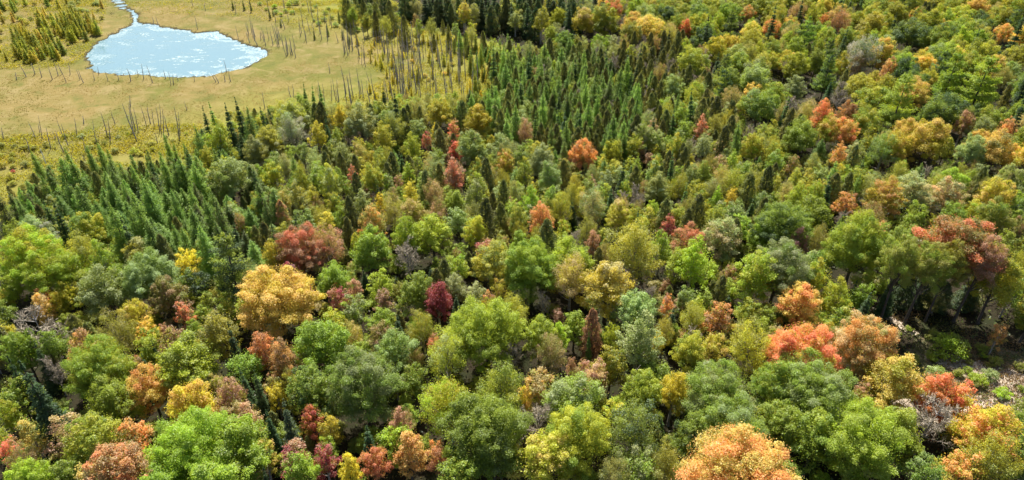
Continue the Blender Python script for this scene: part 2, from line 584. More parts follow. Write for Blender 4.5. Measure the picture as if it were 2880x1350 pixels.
POND_PX = tile(0, 0, [(645, 460), (690, 488), (650, 520), (730, 545), (830, 550), (950, 565), (1080, 565), (1200, 580), (1300, 575), (1430, 588),
                      (1560, 575), (1700, 545), (1850, 510), (1960, 465), (2005, 412), (1990, 380), (1940, 360), (1880, 345), (1780, 310), (1640, 245),
                      (1560, 245), (1470, 250), (1430, 235), (1300, 220), (1200, 195), (1130, 180), (1080, 182), (1020, 172), (1005, 185), (960, 205),
                      (905, 222), (890, 248), (830, 265), (820, 290), (750, 320), (710, 360), (690, 385), (660, 400)])
STREAM_PX = [(x / 2.6833, y / 2.6833, w / 2.6833) for x, y, w in [(1018, 185, 26), (1024, 150, 24), (1032, 128, 28), (1012, 98, 24), (980, 80, 26), (940, 60, 48), (912, 34, 60),
                                                                 (880, 8, 62), (820, -20, 60), (730, -50, 64)]]
ARM_PX = [(x / 2.6833, y / 2.6833, w / 2.6833) for x, y, w in [(930, 72, 14), (880, 84, 12), (845, 98, 11), (825, 115, 10)]]
POOLS_PX = []
WATER_Z = -0.22
pond_poly = [at(u, v, WATER_Z)[:2] for u, v in POND_PX]
lines_w = []
for chain in (STREAM_PX, ARM_PX):
    pts = []
    for u, v, w in chain:
        x, y, _ = at(u, v, WATER_Z)
        pts.append((x, y, 0.40 * w * depth(x, y, 0) / FPX))
    lines_w.append(pts)
pools_w = []
for u, v, a, b in POOLS_PX:
    x, y, _ = at(u, v, WATER_Z)
    k = depth(x, y, 0) / FPX
    pools_w.append((x, y, a * k, b * k / 0.30))


def sd_poly(poly, X, Y):
    poly = np.asarray(poly)
    dmin = np.full(X.shape, 1e9)
    ins = np.zeros(X.shape, bool)
    n = len(poly)
    for i in range(n):
        x1, y1 = poly[i]
        x2, y2 = poly[(i + 1) % n]
        ex, ey = x2 - x1, y2 - y1
        t = np.clip(((X - x1) * ex + (Y - y1) * ey) / (ex * ex + ey * ey), 0, 1)
        dmin = np.minimum(dmin, np.hypot(X - x1 - t * ex, Y - y1 - t * ey))
        cond = ((y1 > Y) != (y2 > Y)) & (X < (x2 - x1) * (Y - y1) / (y2 - y1 + 1e-12) + x1)
        ins ^= cond
    return np.where(ins, -dmin, dmin)


def wobble(X, Y, f, seed):
    r = np.random.default_rng(seed)
    out = np.zeros_like(X)
    for k in range(5):
        a = r.uniform(0, 6.28)
        ff = f * r.uniform(0.6, 1.8)
        out += np.sin(X * math.cos(a) * ff + Y * math.sin(a) * ff + r.uniform(0, 6.28))
    return out / 5


def water_sd(X, Y):
    d = sd_poly(pond_poly, X, Y)
    for pts in lines_w:
        for (x1, y1, w1), (x2, y2, w2) in zip(pts[:-1], pts[1:]):
            ex, ey = x2 - x1, y2 - y1
            t = np.clip(((X - x1) * ex + (Y - y1) * ey) / (ex * ex + ey * ey), 0, 1)
            d = np.minimum(d, np.hypot(X - x1 - t * ex, Y - y1 - t * ey) - (w1 + (w2 - w1) * t))
    for x, y, a, b in pools_w:
        q = np.hypot((X - x) / a, (Y - y) / b)
        d = np.minimum(d, (q - 1) * min(a, b))
    return d + 1.3 * wobble(X, Y, 0.55, 3) + 1.0 * wobble(X, Y, 1.5, 4) + 0.5 * wobble(X, Y, 3.2, 14)


# where the open bog lies (by ground pixel), for colour and relief
BOG_PX = [(-900, -60), (930, -60), (1010, 40), (1200, 85), (1330, 105), (1420, 130), (1430, 300), (1120, 330), (860, 330), (640, 400), (540, 520), (300, 560), (130, 560), (-60, 640), (-900, 700)]
bog_poly = [at(max(u, -900), max(v, -250), 0)[:2] for u, v in BOG_PX]
CLEAR_PX = [(2580, 935), (2700, 955), (2960, 1015), (2960, 1230), (2740, 1180), (2560, 1170), (2420, 1180), (2440, 1070), (2540, 1010)]
clear_poly = [at(u, v, 0)[:2] for u, v in CLEAR_PX]


def lines(lo, hi, fine_lo, fine_hi, fine, coarse):
    a = list(np.arange(lo, fine_lo, coarse)) + list(np.arange(fine_lo, fine_hi, fine)) + list(np.arange(fine_hi, hi + coarse, coarse))
    far = [400, 600, 900, 1400, 2200, 4000]
    return np.array([lo - f for f in reversed(far)] + a + [a[-1] + f for f in far])


gx = lines(-280, 280, -160, -10, 0.6, 3.0)
gy = lines(-20, 400, 195, 330, 0.6, 3.0)
GX, GY = np.meshgrid(gx, gy)
wsd = water_sd(GX, GY)
bsd = sd_poly(bog_poly, GX, GY)
csd = sd_poly(clear_poly, GX, GY)
near = (np.abs(GX) < 420) & (GY < 520)


def ground_z(X, Y, wsd=None, bsd=None):
    wsd = water_sd(X, Y) if wsd is None else wsd
    bsd = sd_poly(bog_poly, X, Y) if bsd is None else bsd
    z = 0.10 * wobble(X, Y, 0.5, 5) + 0.07 * wobble(X, Y, 1.5, 6)
    f = np.clip(bsd / 18.0, 0, 1)
    z = z + f * (0.35 * wobble(X, Y, 0.09, 7) + 0.5)
    far = np.clip((np.hypot(X, Y) - 420) / 1200, 0, 1)
    z = z + far * 25 * (0.6 + wobble(X, Y, 0.004, 8))
    bank = np.clip(wsd / 0.9, -1, 1)
    z = np.where(wsd < 4, np.minimum(z, 0.10 + 0.05 * wobble(X, Y, 1.5, 6)) * np.clip(wsd / 4, 0, 1) + (0.02) * (1 - np.clip(wsd / 4, 0, 1)), z)
    return np.where(wsd < 0.9, np.where(wsd > 0, z * bank + (1 - bank) * -0.22, -0.22 + np.maximum(wsd, -2) * 0.5), z)


GZ = ground_z(GX, GY, wsd, bsd)
ny, nx = GX.shape
idx = np.arange(ny * nx).reshape(ny, nx)
quads = np.stack([idx[:-1, :-1], idx[:-1, 1:], idx[1:, 1:], idx[1:, :-1]], -1).reshape(-1, 4)

# ground material: bog sedge, forest litter, weedy clearing, wet margin
gm, nt, out = new_mat('bog_and_forest_floor')
geo = N(nt, 'ShaderNodeNewGeometry')
bogA = N(nt, 'ShaderNodeAttribute', attribute_type='GEOMETRY', attribute_name='bog')
wetA = N(nt, 'ShaderNodeAttribute', attribute_type='GEOMETRY', attribute_name='wet')
clrA = N(nt, 'ShaderNodeAttribute', attribute_type='GEOMETRY', attribute_name='clearing')
big = noise(nt, geo.outputs['Position'], 0.028, 5, 0.65, 0.9)
mid = noise(nt, geo.outputs['Position'], 0.16, 5, 0.65, 0.6)
fin = noise(nt, geo.outputs['Position'], 1.3, 4, 0.7)
mrgA = N(nt, 'ShaderNodeAttribute', attribute_type='GEOMETRY', attribute_name='margin')
straw = mix_rgb(nt, map_range(nt, big, 0.40, 0.62), (0.172, 0.128, 0.042), (0.104, 0.108, 0.020))
straw = mix_rgb(nt, map_range(nt, mid, 0.50, 0.66, 0, 0.8), straw, (0.215, 0.165, 0.070))
straw = mix_rgb(nt, map_range(nt, mid, 0.47, 0.33, 0, 0.85), straw, (0.088, 0.095, 0.020))
straw = mix_rgb(nt, map_range(nt, fin, 0.35, 0.7, 0.0, 0.3), straw, (0.105, 0.09, 0.028))
mg_ = math_node(nt, 'MULTIPLY', mrgA.outputs['Fac'], map_range(nt, mid, 0.35, 0.6, 0.45, 1.0))
straw = mix_rgb(nt, mg_, straw, mix_rgb(nt, map_range(nt, fin, 0.35, 0.65), (0.120, 0.138, 0.020), (0.200, 0.185, 0.024)))
litter = mix_rgb(nt, fin, (0.010, 0.009, 0.005), (0.034, 0.025, 0.014))
litter = mix_rgb(nt, map_range(nt, mid, 0.45, 0.65), litter, (0.018, 0.022, 0.008))
weeds = mix_rgb(nt, map_range(nt, fin, 0.4, 0.65), (0.085, 0.08, 0.034), (0.20, 0.15, 0.10))
weeds = mix_rgb(nt, map_range(nt, mid, 0.45, 0.6), weeds, (0.05, 0.06, 0.02))
e = math_node(nt, 'ADD', bogA.outputs['Fac'], map_range(nt, mid, 0.3, 0.7, -0.25, 0.25))
col = mix_rgb(nt, map_range(nt, e, 0.4, 0.6), litter, straw)
e2 = math_node(nt, 'ADD', clrA.outputs['Fac'], map_range(nt, mid, 0.3, 0.7, -0.25, 0.25))
col = mix_rgb(nt, map_range(nt, e2, 0.4, 0.6), col, weeds)
e3 = math_node(nt, 'ADD', wetA.outputs['Fac'], map_range(nt, fin, 0.3, 0.7, -0.3, 0.3))
col = mix_rgb(nt, map_range(nt, e3, 0.45, 0.75), col, (0.05, 0.042, 0.022))
pb = N(nt, 'ShaderNodeBsdfPrincipled')
pb.inputs['Roughness'].default_value = 0.95
pb.inputs['Specular IOR Level'].default_value = 0.1
nt.links.new(col, pb.inputs['Base Color'])
bm_ = N(nt, 'ShaderNodeBump')
bm_.inputs['Strength'].default_value = 0.7
bm_.inputs['Distance'].default_value = 0.5
hgt = math_node(nt, 'ADD', mid, math_node(nt, 'MULTIPLY', fin, 0.45))
nt.links.new(hgt, bm_.inputs['Height'])
nt.links.new(bm_.outputs[0], pb.inputs['Normal'])
nt.links.new(pb.outputs[0], out.inputs['Surface'])

gme = mesh_from('ground', np.stack([GX.ravel(), GY.ravel(), GZ.ravel()], 1), quads, mats=[gm], smooth=True)
for nm, arr in (('bog', np.clip(0.5 - bsd / 8.0, 0, 1)), ('wet', np.clip(1.0 - wsd / 2.2, 0, 1)), ('margin', np.clip(1 + (bsd + 4) / 30.0, 0, 1) * (bsd < 6)), ('clearing', np.clip(0.5 - csd / 5.0, 0, 1))):
    a_ = gme.attributes.new(nm, 'FLOAT', 'POINT')
    a_.data.foreach_set('value', arr.ravel().astype(np.float32))
ground = bpy.data.objects.new('ground', gme)
COL.objects.link(ground)
ground['kind'] = 'structure'
ground['label'] = 'straw-coloured bog and dark leaf-strewn forest floor'

# water: mirror of the sky with wind-ruffled patches
wm, nt, out = new_mat('pond_water')
geo = N(nt, 'ShaderNodeNewGeometry')
mp = N(nt, 'ShaderNodeMapping')
mp.inputs['Scale'].default_value = (0.55, 1.0, 1.0)
nt.links.new(geo.outputs['Position'], mp.inputs['Vector'])
ruf = noise(nt, mp.outputs[0], 0.17, 5, 0.7, 1.2)
# wind ripples run one way; their slope is set straight into the normal because they are finer than a pixel
WAVE = (0.74, -0.67)
sx_ = N(nt, 'ShaderNodeVectorMath', operation='DOT_PRODUCT')
sx_.inputs[1].default_value = (WAVE[0], WAVE[1], 0)
nt.links.new(geo.outputs['Position'], sx_.inputs[0])
sy_ = N(nt, 'ShaderNodeVectorMath', operation='DOT_PRODUCT')
sy_.inputs[1].default_value = (-WAVE[1] * 0.2, WAVE[0] * 0.2, 0)
nt.links.new(geo.outputs['Position'], sy_.inputs[0])
cw = N(nt, 'ShaderNodeCombineXYZ')
nt.links.new(sx_.outputs['Value'], cw.inputs[0])
nt.links.new(sy_.outputs['Value'], cw.inputs[1])
rip = noise(nt, cw.outputs[0], 5.0, 3, 0.6, 0.1)
shoreA = N(nt, 'ShaderNodeAttribute', attribute_type='GEOMETRY', attribute_name='shore')
rr = math_node(nt, 'ADD', ruf, math_node(nt, 'MULTIPLY', shoreA.outputs['Fac'], 0.15))
patch = map_range(nt, rr, 0.52, 0.66)
pw = N(nt, 'ShaderNodeBsdfPrincipled')
pw.inputs['Base Color'].default_value = (0.10, 0.180, 0.205, 1)
pw.inputs['IOR'].default_value = 1.333
pw.inputs['Specular IOR Level'].default_value = 0.5
nt.links.new(map_range(nt, patch, 0, 1, 0.12, 0.45), pw.inputs['Roughness'])
slope = math_node(nt, 'MULTIPLY', math_node(nt, 'SUBTRACT', rip, 0.5), map_range(nt, patch, 0, 1, 0.35, 3.6))
cn = N(nt, 'ShaderNodeCombineXYZ')
nt.links.new(math_node(nt, 'MULTIPLY', slope, WAVE[0]), cn.inputs[0])
nt.links.new(math_node(nt, 'MULTIPLY', slope, WAVE[1]), cn.inputs[1])
cn.inputs[2].default_value = 1.0
nv = N(nt, 'ShaderNodeVectorMath', operation='NORMALIZE')
nt.links.new(cn.outputs[0], nv.inputs[0])
nt.links.new(nv.outputs[0], pw.inputs['Normal'])
nt.links.new(pw.outputs[0], out.inputs['Surface'])
wx = np.arange(-185, -8, 1.5)
wy = np.arange(195, 380, 1.5)
WX, WY = np.meshgrid(wx, wy)
ws = water_sd(WX, WY)
keep = ws < 3.0
idx = np.arange(WX.size).reshape(WX.shape)
q = np.stack([idx[:-1, :-1], idx[:-1, 1:], idx[1:, 1:], idx[1:, :-1]], -1).reshape(-1, 4)
kq = (keep[:-1, :-1] | keep[:-1, 1:] | keep[1:, 1:] | keep[1:, :-1]).ravel()
used = np.unique(q[kq])
remap = np.full(WX.size, -1)
remap[used] = np.arange(len(used))
wme = mesh_from('pond_water', np.stack([WX.ravel()[used], WY.ravel()[used], np.full(len(used), WATER_Z)], 1), remap[q[kq]], mats=[wm])
a_ = wme.attributes.new('shore', 'FLOAT', 'POINT')
a_.data.foreach_set('value', np.clip(1 + ws / 9.0, 0, 1).ravel()[used].astype(np.float32))
pond = bpy.data.objects.new('pond_water', wme)
COL.objects.link(pond)
pond['kind'] = 'structure'
pond['label'] = 'pale blue pond and its inflowing stream glittering in the bog'

# sandy track by the clearing
sm, nt, out = new_mat('pale_sand')
geo = N(nt, 'ShaderNodeNewGeometry')
f = noise(nt, geo.outputs['Position'], 0.8, 5, 0.65)
colr = mix_rgb(nt, map_range(nt, f, 0.35, 0.65), (0.17, 0.125, 0.082), (0.42, 0.35, 0.265))
p = N(nt, 'ShaderNodeBsdfPrincipled')
p.inputs['Roughness'].default_value = 0.95
nt.links.new(colr, p.inputs['Base Color'])
nt.links.new(p.outputs[0], out.inputs['Surface'])


def strip(name, chain, label):
    C = []
    for u, v, w in chain:
        x, y, _ = at(u, v, 0.4)
        C.append((x, y, w))
    P = []
    for (x1, y1, w1), (x2, y2, w2) in zip(C[:-1], C[1:]):
        for t in np.linspace(0, 1, 9)[:-1]:
            P.append((x1 + (x2 - x1) * t, y1 + (y2 - y1) * t, w1 + (w2 - w1) * t))
    P.append(C[-1])
    rg = np.random.default_rng(5)
    V, F = [], []
    M = 5
    for i, (x, y, w) in enumerate(P):
        x0, y0, _ = P[max(i - 1, 0)]
        x1, y1, _ = P[min(i + 1, len(P) - 1)]
        d = np.array([x1 - x0, y1 - y0]); d /= np.linalg.norm(d)
        nrm = np.array([-d[1], d[0]])
        jl, jr = rg.uniform(0.7, 1.15, 2)
        for k in range(M):
            s = (k / (M - 1) - 0.5)
            s *= (jl if s < 0 else jr)
            V.append((x + nrm[0] * s * w, y + nrm[1] * s * w))
    V = np.array(V)
    z = ground_z(V[:, 0], V[:, 1]) + 0.05
    for i in range(len(P) - 1):
        for k in range(M - 1):
            F.append((i * M + k, i * M + k + 1, (i + 1) * M + k + 1, (i + 1) * M + k))
    o = bpy.data.objects.new(name, mesh_from(name, np.column_stack([V, z]), F, mats=[sm]))
    COL.objects.link(o)
    o['kind'] = 'structure'
    o['label'] = label
    return o


strip('sandy_track', [(2960, 1172, 5.0), (2860, 1140, 4.0), (2760, 1132, 2.6), (2640, 1150, 2.6), (2520, 1140, 3.0), (2430, 1160, 2.4), (2330, 1215, 2.2)], 'pale sandy track running along the weedy clearing')
strip('bare_bank', [(2600, 1000, 2.0), (2700, 1030, 4.5), (2800, 1062, 6.0), (2900, 1095, 7.0), (2970, 1120, 7.0)], 'bare brown bank sloping along the clearing')
strip('dirt_path', [(2575, 945, 1.6), (2535, 918, 1.7), (2500, 898, 1.5), (2450, 872, 1.3)], 'pale dirt path leading into the shaded trees')

# ------------------------------------------------------------------ planting
rnd = random.Random(7)
PAL = {
    'g': (0.225, 0.300, 0.036), 'lg': (0.330, 0.430, 0.032), 'yg': (0.415, 0.400, 0.036), 'sg': (0.330, 0.385, 0.165), 'dg': (0.070, 0.120, 0.042),
    'ol': (0.290, 0.290, 0.068), 'y': (0.640, 0.540, 0.050), 'go': (0.650, 0.475, 0.125), 'o': (0.660, 0.345, 0.110), 'ro': (0.640, 0.245, 0.115),
    'r': (0.360, 0.070, 0.080), 'p': (0.370, 0.165, 0.180), 'br': (0.370, 0.220, 0.115), 'pk': (0.500, 0.310, 0.210), 'ta': (0.540, 0.440, 0.210),
    'lc': (0.185, 0.295, 0.058), 'lb': (0.245, 0.370, 0.064), 'gy': (0.34, 0.33, 0.30), 'bg': (0.125, 0.185, 0.085), 'ce': (0.150, 0.166, 0.050),
}
WORD = {'g': 'green', 'lg': 'lime-green', 'yg': 'yellow-green', 'sg': 'silvery green', 'dg': 'dark green', 'ol': 'olive', 'y': 'yellow', 'go': 'golden', 'o': 'orange',
        'ro': 'red-orange', 'r': 'crimson', 'p': 'purple', 'br': 'rust-brown', 'pk': 'dusty pink', 'ta': 'tan', 'lc': 'green', 'lb': 'bright green', 'gy': 'grey', 'bg': 'bluish green', 'ce': 'dark olive'}
AUTUMN = {'y', 'go', 'o', 'ro', 'r', 'p', 'br', 'pk', 'ta'}

TREES = []       # every tree: dict(kind, x, y, w, h, a, b, t, phrase, u, v)

TILES = {'00': (0, 0), '01': (960, 0), '02': (1920, 0), '10': (0, 450), '11': (960, 450), '12': (1920, 450), '20': (0, 900), '21': (960, 900), '22': (1920, 900)}
# kind  x  top  width  leaf-hue [second-hue share] [| what it is known by]      (pixels of a 2.6833x enlargement of each ninth of the photo)
HAND = {
'20': """
G 240 -40 420 gy | pale grey leafless tree
M 100 100 330 g lg .3
M 370 95 250 g
A 590 90 270 br o .3 | rust-brown maple with two peaks
M 700 190 480 g lg .25
S 245 180 130 dg
S 390 220 90 ce
S 75 300 170 dg
S 180 310 330 dg | tall leaning dark spruce
G 370 300 210 gy
M 1060 0 180 go y .4 | small golden maple
M 1090 100 250 lg g .4
M 1280 60 230 br ol .3
F 820 -20 330 ol yg .3
S 1140 175 90 dg
A 1200 215 100 pk br .3
A 1005 260 120 pk ro .4
S 1075 270 100 dg
M 1350 170 460 lg g .5
A 1600 -60 310 yg ol .4
S 1715 60 160 dg
M 1850 240 270 g
A 1980 90 240 o br .4
A 2110 140 270 br o .5 | tall orange-brown maple
M 2400 20 430 g lg .4
S 2310 260 90 dg
M 1080 380 330 go o .45 | orange and gold maple
M 790 470 360 g lg .4 | round green tree
M 1420 490 370 y go .45 | round golden-yellow maple
A 1700 450 260 pk br .5 | dusty rose tree
S 1845 380 140 dg | twin dark spruces
S 1915 390 145 dg
S 1865 570 80 dg
M 2290 410 370 g dg .3
A 2060 470 140 y yg .4
M 1720 640 230 ta ol .3
M 1850 650 230 pk ta .4
S 2020 690 150 dg
S 2140 620 190 bg
M 2335 680 200 ro r .3 | small red maple
A 2460 720 170 y yg .5
M 60 440 270 g lg .3
M 40 630 170 lg yg .3
A 180 750 190 go ol .5
M 450 770 310 pk ta .5
M 660 770 450 yg g .4
M 960 780 310 o ol .5
M 1400 770 600 g lg .6 | huge spreading green tree
M 1760 820 500 g lg .5
M 860 980 500 br ro .4 | broad rust-red maple
A 50 890 190 ro br .4
F 130 960 250 ol br .3
M 150 1090 340 lg g .4
M 450 1060 270 g lg .3
A 2190 910 240 pk r .4
A 2430 940 200 r pk .3 | maroon tree
M 2240 1020 270 g lg .3
S 1970 1110 120 dg
M 640 1110 320 ta go .4
A 1960 920 200 yg go .4
M 1600 1120 500 g lg .4
M 1150 1130 400 g lg .4
""",
'21': """
M 140 290 580 g sg .35 | tall sage-green maple
M 390 100 340 sg g .5
M 1100 -110 560 lg g .3 | broad lime-green tree
M 1500 0 270 lg g .3
M 1660 60 150 lg
A 700 80 120 ro br .3 | small orange-red tree
F 790 100 350 lg sg .4
G 1280 190 210 gy
F 1600 110 250 ol ta .4
C 1905 -60 190 br | rusty dead cedar
S 1885 100 80 lc
A 2270 -20 350 sg g .2 | tall silver-leaved tree
M 2050 40 140 yg lg .4
M 2400 110 90 y
F 2450 0 160 ol yg .4
M 2050 220 260 yg g .4
F 750 440 390 lg yg .4 | feathery lime-green tree
F 1190 340 390 lg g .5
M 540 330 230 g
M 1470 380 250 ta go .5
M 1920 330 210 ta pk .4
A 1740 290 100 br
M 1390 520 140 y go .5
M 1750 460 460 g sg .4
M 1080 620 640 g lg .3
G 1480 640 340 gy | bare tangle of grey branches
M 1790 740 560 yg g .3 | big yellow-green tree
M 1530 900 480 yg go .35
F 2230 650 460 g bg .4
A 2530 420 250 y yg .3 | tall bright yellow tree
M 230 980 240 ro o .4 | bright red-orange maple
M 500 890 290 go o .4
M 40 1060 190 y yg .4
S 830 900 140 bg
M 1150 850 400 g sg .3
M 720 940 190 br o .4
A 430 650 240 pk br .4
F 2480 1000 310 ol yg .4
F 2050 1050 290 ol sg .4
M 400 780 260 lg g .4
M 900 1040 330 g
M 2270 1010 330 g sg .4
""",
'22': """
M 80 100 290 yg g .4
M 250 100 230 yg go .4
F 540 40 370 yg ol .4
M 940 70 540 ro o .45 | big orange domed tree
A 720 30 150 ta yg .4
M 1440 0 490 ta o .45 | tan maple with a dark trunk
M 1100 50 210 yg g .4
M 1680 300 430 go yg .45 | golden maple by the clearing
M 1960 440 340 ro o .4 | low red-orange maple
M 2130 500 280 o ro .4
B 2050 140 270 lg g .4 | rounded green shrub
B 2240 430 140 lg
B 2420 540 110 lg
B 2330 400 130 sg
B 1930 380 160 sg g .4
A 2430 20 110 o br .3
M 330 400 560 g sg .3
M 960 290 490 g sg .3
M 700 360 360 g lg .3
M 1150 430 560 g sg .3
M 1420 700 640 g lg .45 | large round green tree
M 1050 760 430 g lg .4
M 1680 720 400 g lg .3
A 1230 380 80 ro
G 1940 600 440 gy | big grey leafless tree
M 2370 690 470 yg o .4
M 470 940 850 o go .5 | giant orange maple
M 2170 1000 320 o yg .5
M 400 640 560 g sg .3
M 780 640 400 g lg .3
F 2420 900 420 yg ol .4
M 1900 1040 300 g sg .3
M 120 760 330 g dg .3
""",
'10': """
B 92 75 34 r ro .3 | tiny red shrub
M 240 440 240 sg gy .3 | grey-green tree
M 890 530 150 yg g .5
M 150 560 480 lg yg .3 | spreading lime-green tree
M 370 690 420 lg yg .35
M 60 900 180 lg
F 600 570 310 yg ol .4
A 730 640 240 lg g .5
C 1220 590 150 ce
M 1390 680 180 y go .2 | small bright yellow tree
M 1000 610 210 sg yg .4
M 1050 740 430 sg g .4 | silvery domed tree
M 720 850 370 sg g .4
P 1670 555 480 g dg .4 | big dark pine
M 2040 860 590 go y .35 | big golden maple
A 2180 800 260 r p .5 | maroon-topped tree
M 2230 530 390 br ro .4
F 2440 510 260 pk ol .5
A 2040 620 230 yg g .4
M 290 960 180 ro br .4
M 270 1040 170 go ta .4
M 500 920 180 yg g .3
A 400 1010 130 yg y .3
M 1220 920 290 br ol .5
M 980 1080 270 yg go .3
A 1370 1060 150 ro pk .4
F 1880 780 250 sg ol .5
A 2530 960 160 br r .4
M 2500 790 260 g lg .3
A 2480 60 190 yg sg .4
A 2230 180 180 sg yg .5
A 2350 190 110 yg
A 2440 390 140 y yg .3
M 1690 0 310 sg g .4
B 1300 60 200 sg yg .4
M 2050 15 180 yg g .4
M 630 420 260 yg g .5
C 2120 320 150 br ol .5
M 1800 400 100 br pk .4
M 1650 420 90 ta
""",
'11': """
A 500 440 240 lg
M 680 430 300 lg g .3 | bright green twin-topped maple
M 200 550 330 g lg .3
G 500 640 250 gy | bare pale-limbed tree
M 1130 650 340 yg ol .5
A 1080 590 170 r pk .5
A 720 930 225 r | crimson maple
M 80 920 150 pk br .5
A 310 960 150 pk br .4
M 100 1020 220 sg lg .5
M 560 880 310 g lg .2
M 860 870 160 sg
M 1010 940 180 sg
M 1440 640 440 g lg .3
M 1720 630 320 lg g .4
F 1740 740 310 yg ta .5
M 2020 810 410 yg ta .3 | pale yellow-green round tree
F 2230 480 440 ol yg .5 | broad olive tree
M 1190 910 150 yg go .3
M 1100 1000 130 o pk .5
A 1510 320 200 o | bright orange maple
F 1660 260 190 yg ol .3
A 1000 420 210 yg lg .4
A 1010 120 210 lg sg .5
C 1070 300 200 ce
A 280 260 100 y yg .3
F 380 290 210 ta yg .5
M 550 310 210 ta yg .4
A 200 350 210 o ol .5
F 690 150 170 ta br .4
F 710 300 170 pk ol .4
A 840 -20 200 ro pk .5 | pinkish-red tree
A 430 100 80 pk
A 80 50 90 ro pk .4
A 2480 420 130 r ro .4 | bright red tree
F 1900 230 210 ta sg .5
M 2100 340 210 yg ta .3
A 1900 530 120 br
A 240 20 170 yg g .4
A 510 150 130 y yg .5
A 350 100 100 lg sg .5
C 1090 -10 150 ce | dark cedar
A 2470 1010 100 o pk .4
G 2330 950 160 gy
M 2250 1020 320 sg g .3
A 2540 670 170 lg
G 1530 1010 130 gy
F 1300 1030 260 ol yg .5
C 100 110 130 ce
C 60 300 150 ce
C 1560 460 220 ce
A 1380 0 160 yg g .5
A 1590 0 200 lc sg .4
M 2400 110 200 sg ol .5
""",
'12': """
A 100 600 300 lg | lime-green upright tree
M 300 460 320 sg ta .4 | cream-tipped tree
M 60 510 270 br ro .4
M 640 480 220 g lg .5 | small round green tree
A 890 530 190 p | purple-leaved tree
F 1060 510 200 ol
M 1390 450 480 g lg .4 h=16 | tall dense green tree
M 770 650 480 sg g .3 | silver-green domed tree
A 600 680 330 lg yg .2
A 1050 760 240 yg lg .5
A 1200 920 220 yg lg .4
M 930 960 330 go o .45 | yellow and orange maple
M 2150 460 530 ro ol .45 T=18 | red-topped domed tree
F 2070 640 230 ol yg .4 T=16
M 2320 600 290 pk br .4 T=17
M 1510 470 160 o ta .4
M 1560 590 220 sg g .4
M 2480 690 330 yg g .5 h=15
M 800 350 430 g dg .3
A 880 180 170 lg g .3
A 1020 165 160 lg yg .3
M 1260 240 170 o br .4 | small orange-brown maple
M 1560 160 290 yg o .4
M 1800 120 290 sg ta .4
M 2050 150 250 ta sg .4
M 2420 150 280 yg go .4
M 2080 310 200 g
M 1780 340 200 g lg .3
A 390 200 100 y
A 265 200 90 lg
M 280 1080 240 o br .5
F 100 1080 210 ol yg .4
M 1720 500 270 g
F 1480 330 220 br ol .5
M 2400 320 260 ol g .4
M 1000 300 330 g lg .4
C 660 60 140 ce
M 1720 600 300 g ol .5 T=17
M 1900 660 300 ol g .5 T=16
B 1880 1010 170 dg
C 1850 880 170 dg h=7
C 2000 940 160 dg h=6
F 1940 1000 200 ol dg .5 h=5
C 1720 860 170 dg h=8
C 2190 930 170 dg h=6
S 1600 900 150 dg h=8
B 2200 1040 180 dg ol .3
""",  # low dark trees and shrubs ending this list are added to darken the hollow
'02': """
A 1080 750 190 ro o .5 | coral-red maple
M 1270 780 160 o br .4
M 1240 880 220 ro go .5
A 1210 1080 130 o
M 1130 880 200 yg go .4
M 540 630 140 go | small golden-orange maple
A 160 880 120 pk ro .4
M 510 40 130 o ta .4
M 690 140 150 o | flat-topped orange maple
A 30 140 100 ro
F 1210 60 170 br | bare brown tree
F 880 10 130 br
M 1750 140 260 bg g .4 | dark bluish-green round tree
F 1400 260 260 gy bg .4
F 1350 390 130 pk ta .4
A 1580 440 130 br o .5
P 1130 400 210 g dg .4
P 1700 560 350 g lg .3 | wide feathery pine
P 2090 400 320 g lg .3
P 2330 420 400 g lg .3 | big layered pine
M 870 380 210 yg g .3
G 1210 640 170 gy
A 2160 840 140 pk br .4
A 2480 900 150 o br .4
M 1900 920 340 yg go .4
M 1650 990 260 yg go .3
M 2420 1010 270 go ol .4
M 2210 1040 210 sg
F 1560 1000 220 g sg .3
M 930 920 270 g lg .3
M 600 690 270 g sg .3
M 560 1020 200 yg lg .3
M 180 1020 140 sg
P 390 90 180 g dg .5
S 200 130 120 dg | tall dark spruce
S 700 40 110 dg
M 2450 180 140 o ta .4
M 1080 90 80 o
G 790 440 110 gy
M 860 580 160 sg
""",
'01': """
M 2060 -5 160 ro o .4 | red-orange hilltop maple
M 1830 70 190 yg ta .3
A 1510 60 140 yg ol .3
M 1650 60 140 yg
M 2000 50 230 yg g .3
A 920 10 110 yg ta .3
M 740 750 220 yg y .3 | rounded yellow-green tree
M 1030 810 210 yg y .3
S 310 650 85 dg | solitary dark spruce
S 400 690 120 dg
A 840 900 100 ro pk .4
A 640 980 85 ro r .4
A 860 1050 100 r ro .5
M 980 1000 240 sg g .5
F 1390 910 140 br pk .4
M 1830 1060 220 o br .3 | orange maple under the larches
M 1520 1110 210 sg
M 1240 1120 160 yg o .4
M 2050 1060 130 yg
M 2220 1020 140 yg g .5
M 2520 570 170 sg g .4
M 2400 980 140 sg g .4
M 130 810 250 sg yg .3
F 380 850 200 yg sg .4
A 310 930 170 yg y .3
A 540 1010 150 yg lg .4
A 2330 210 50 y
""",
'00': """
A 2390 930 150 y yg .5
A 1620 910 180 yg lg .4
A 2560 790 130 y yg .3
M 2180 750 260 yg sg .4
S 1590 770 120 lc
S 1530 800 90 dg
S 1690 780 120 dg
S 1780 735 120 dg | dark spruce at the bog edge
S 2280 620 75 lc
S 2340 640 80 lc
S 2410 650 100 lc
S 2460 900 90 dg
L 1850 820 160 lc
L 1480 960 150 lc
F 2180 860 210 gy sg .5
M 2000 950 210 yg sg .3
M 1900 1040 200 ol sg .4
""",
}
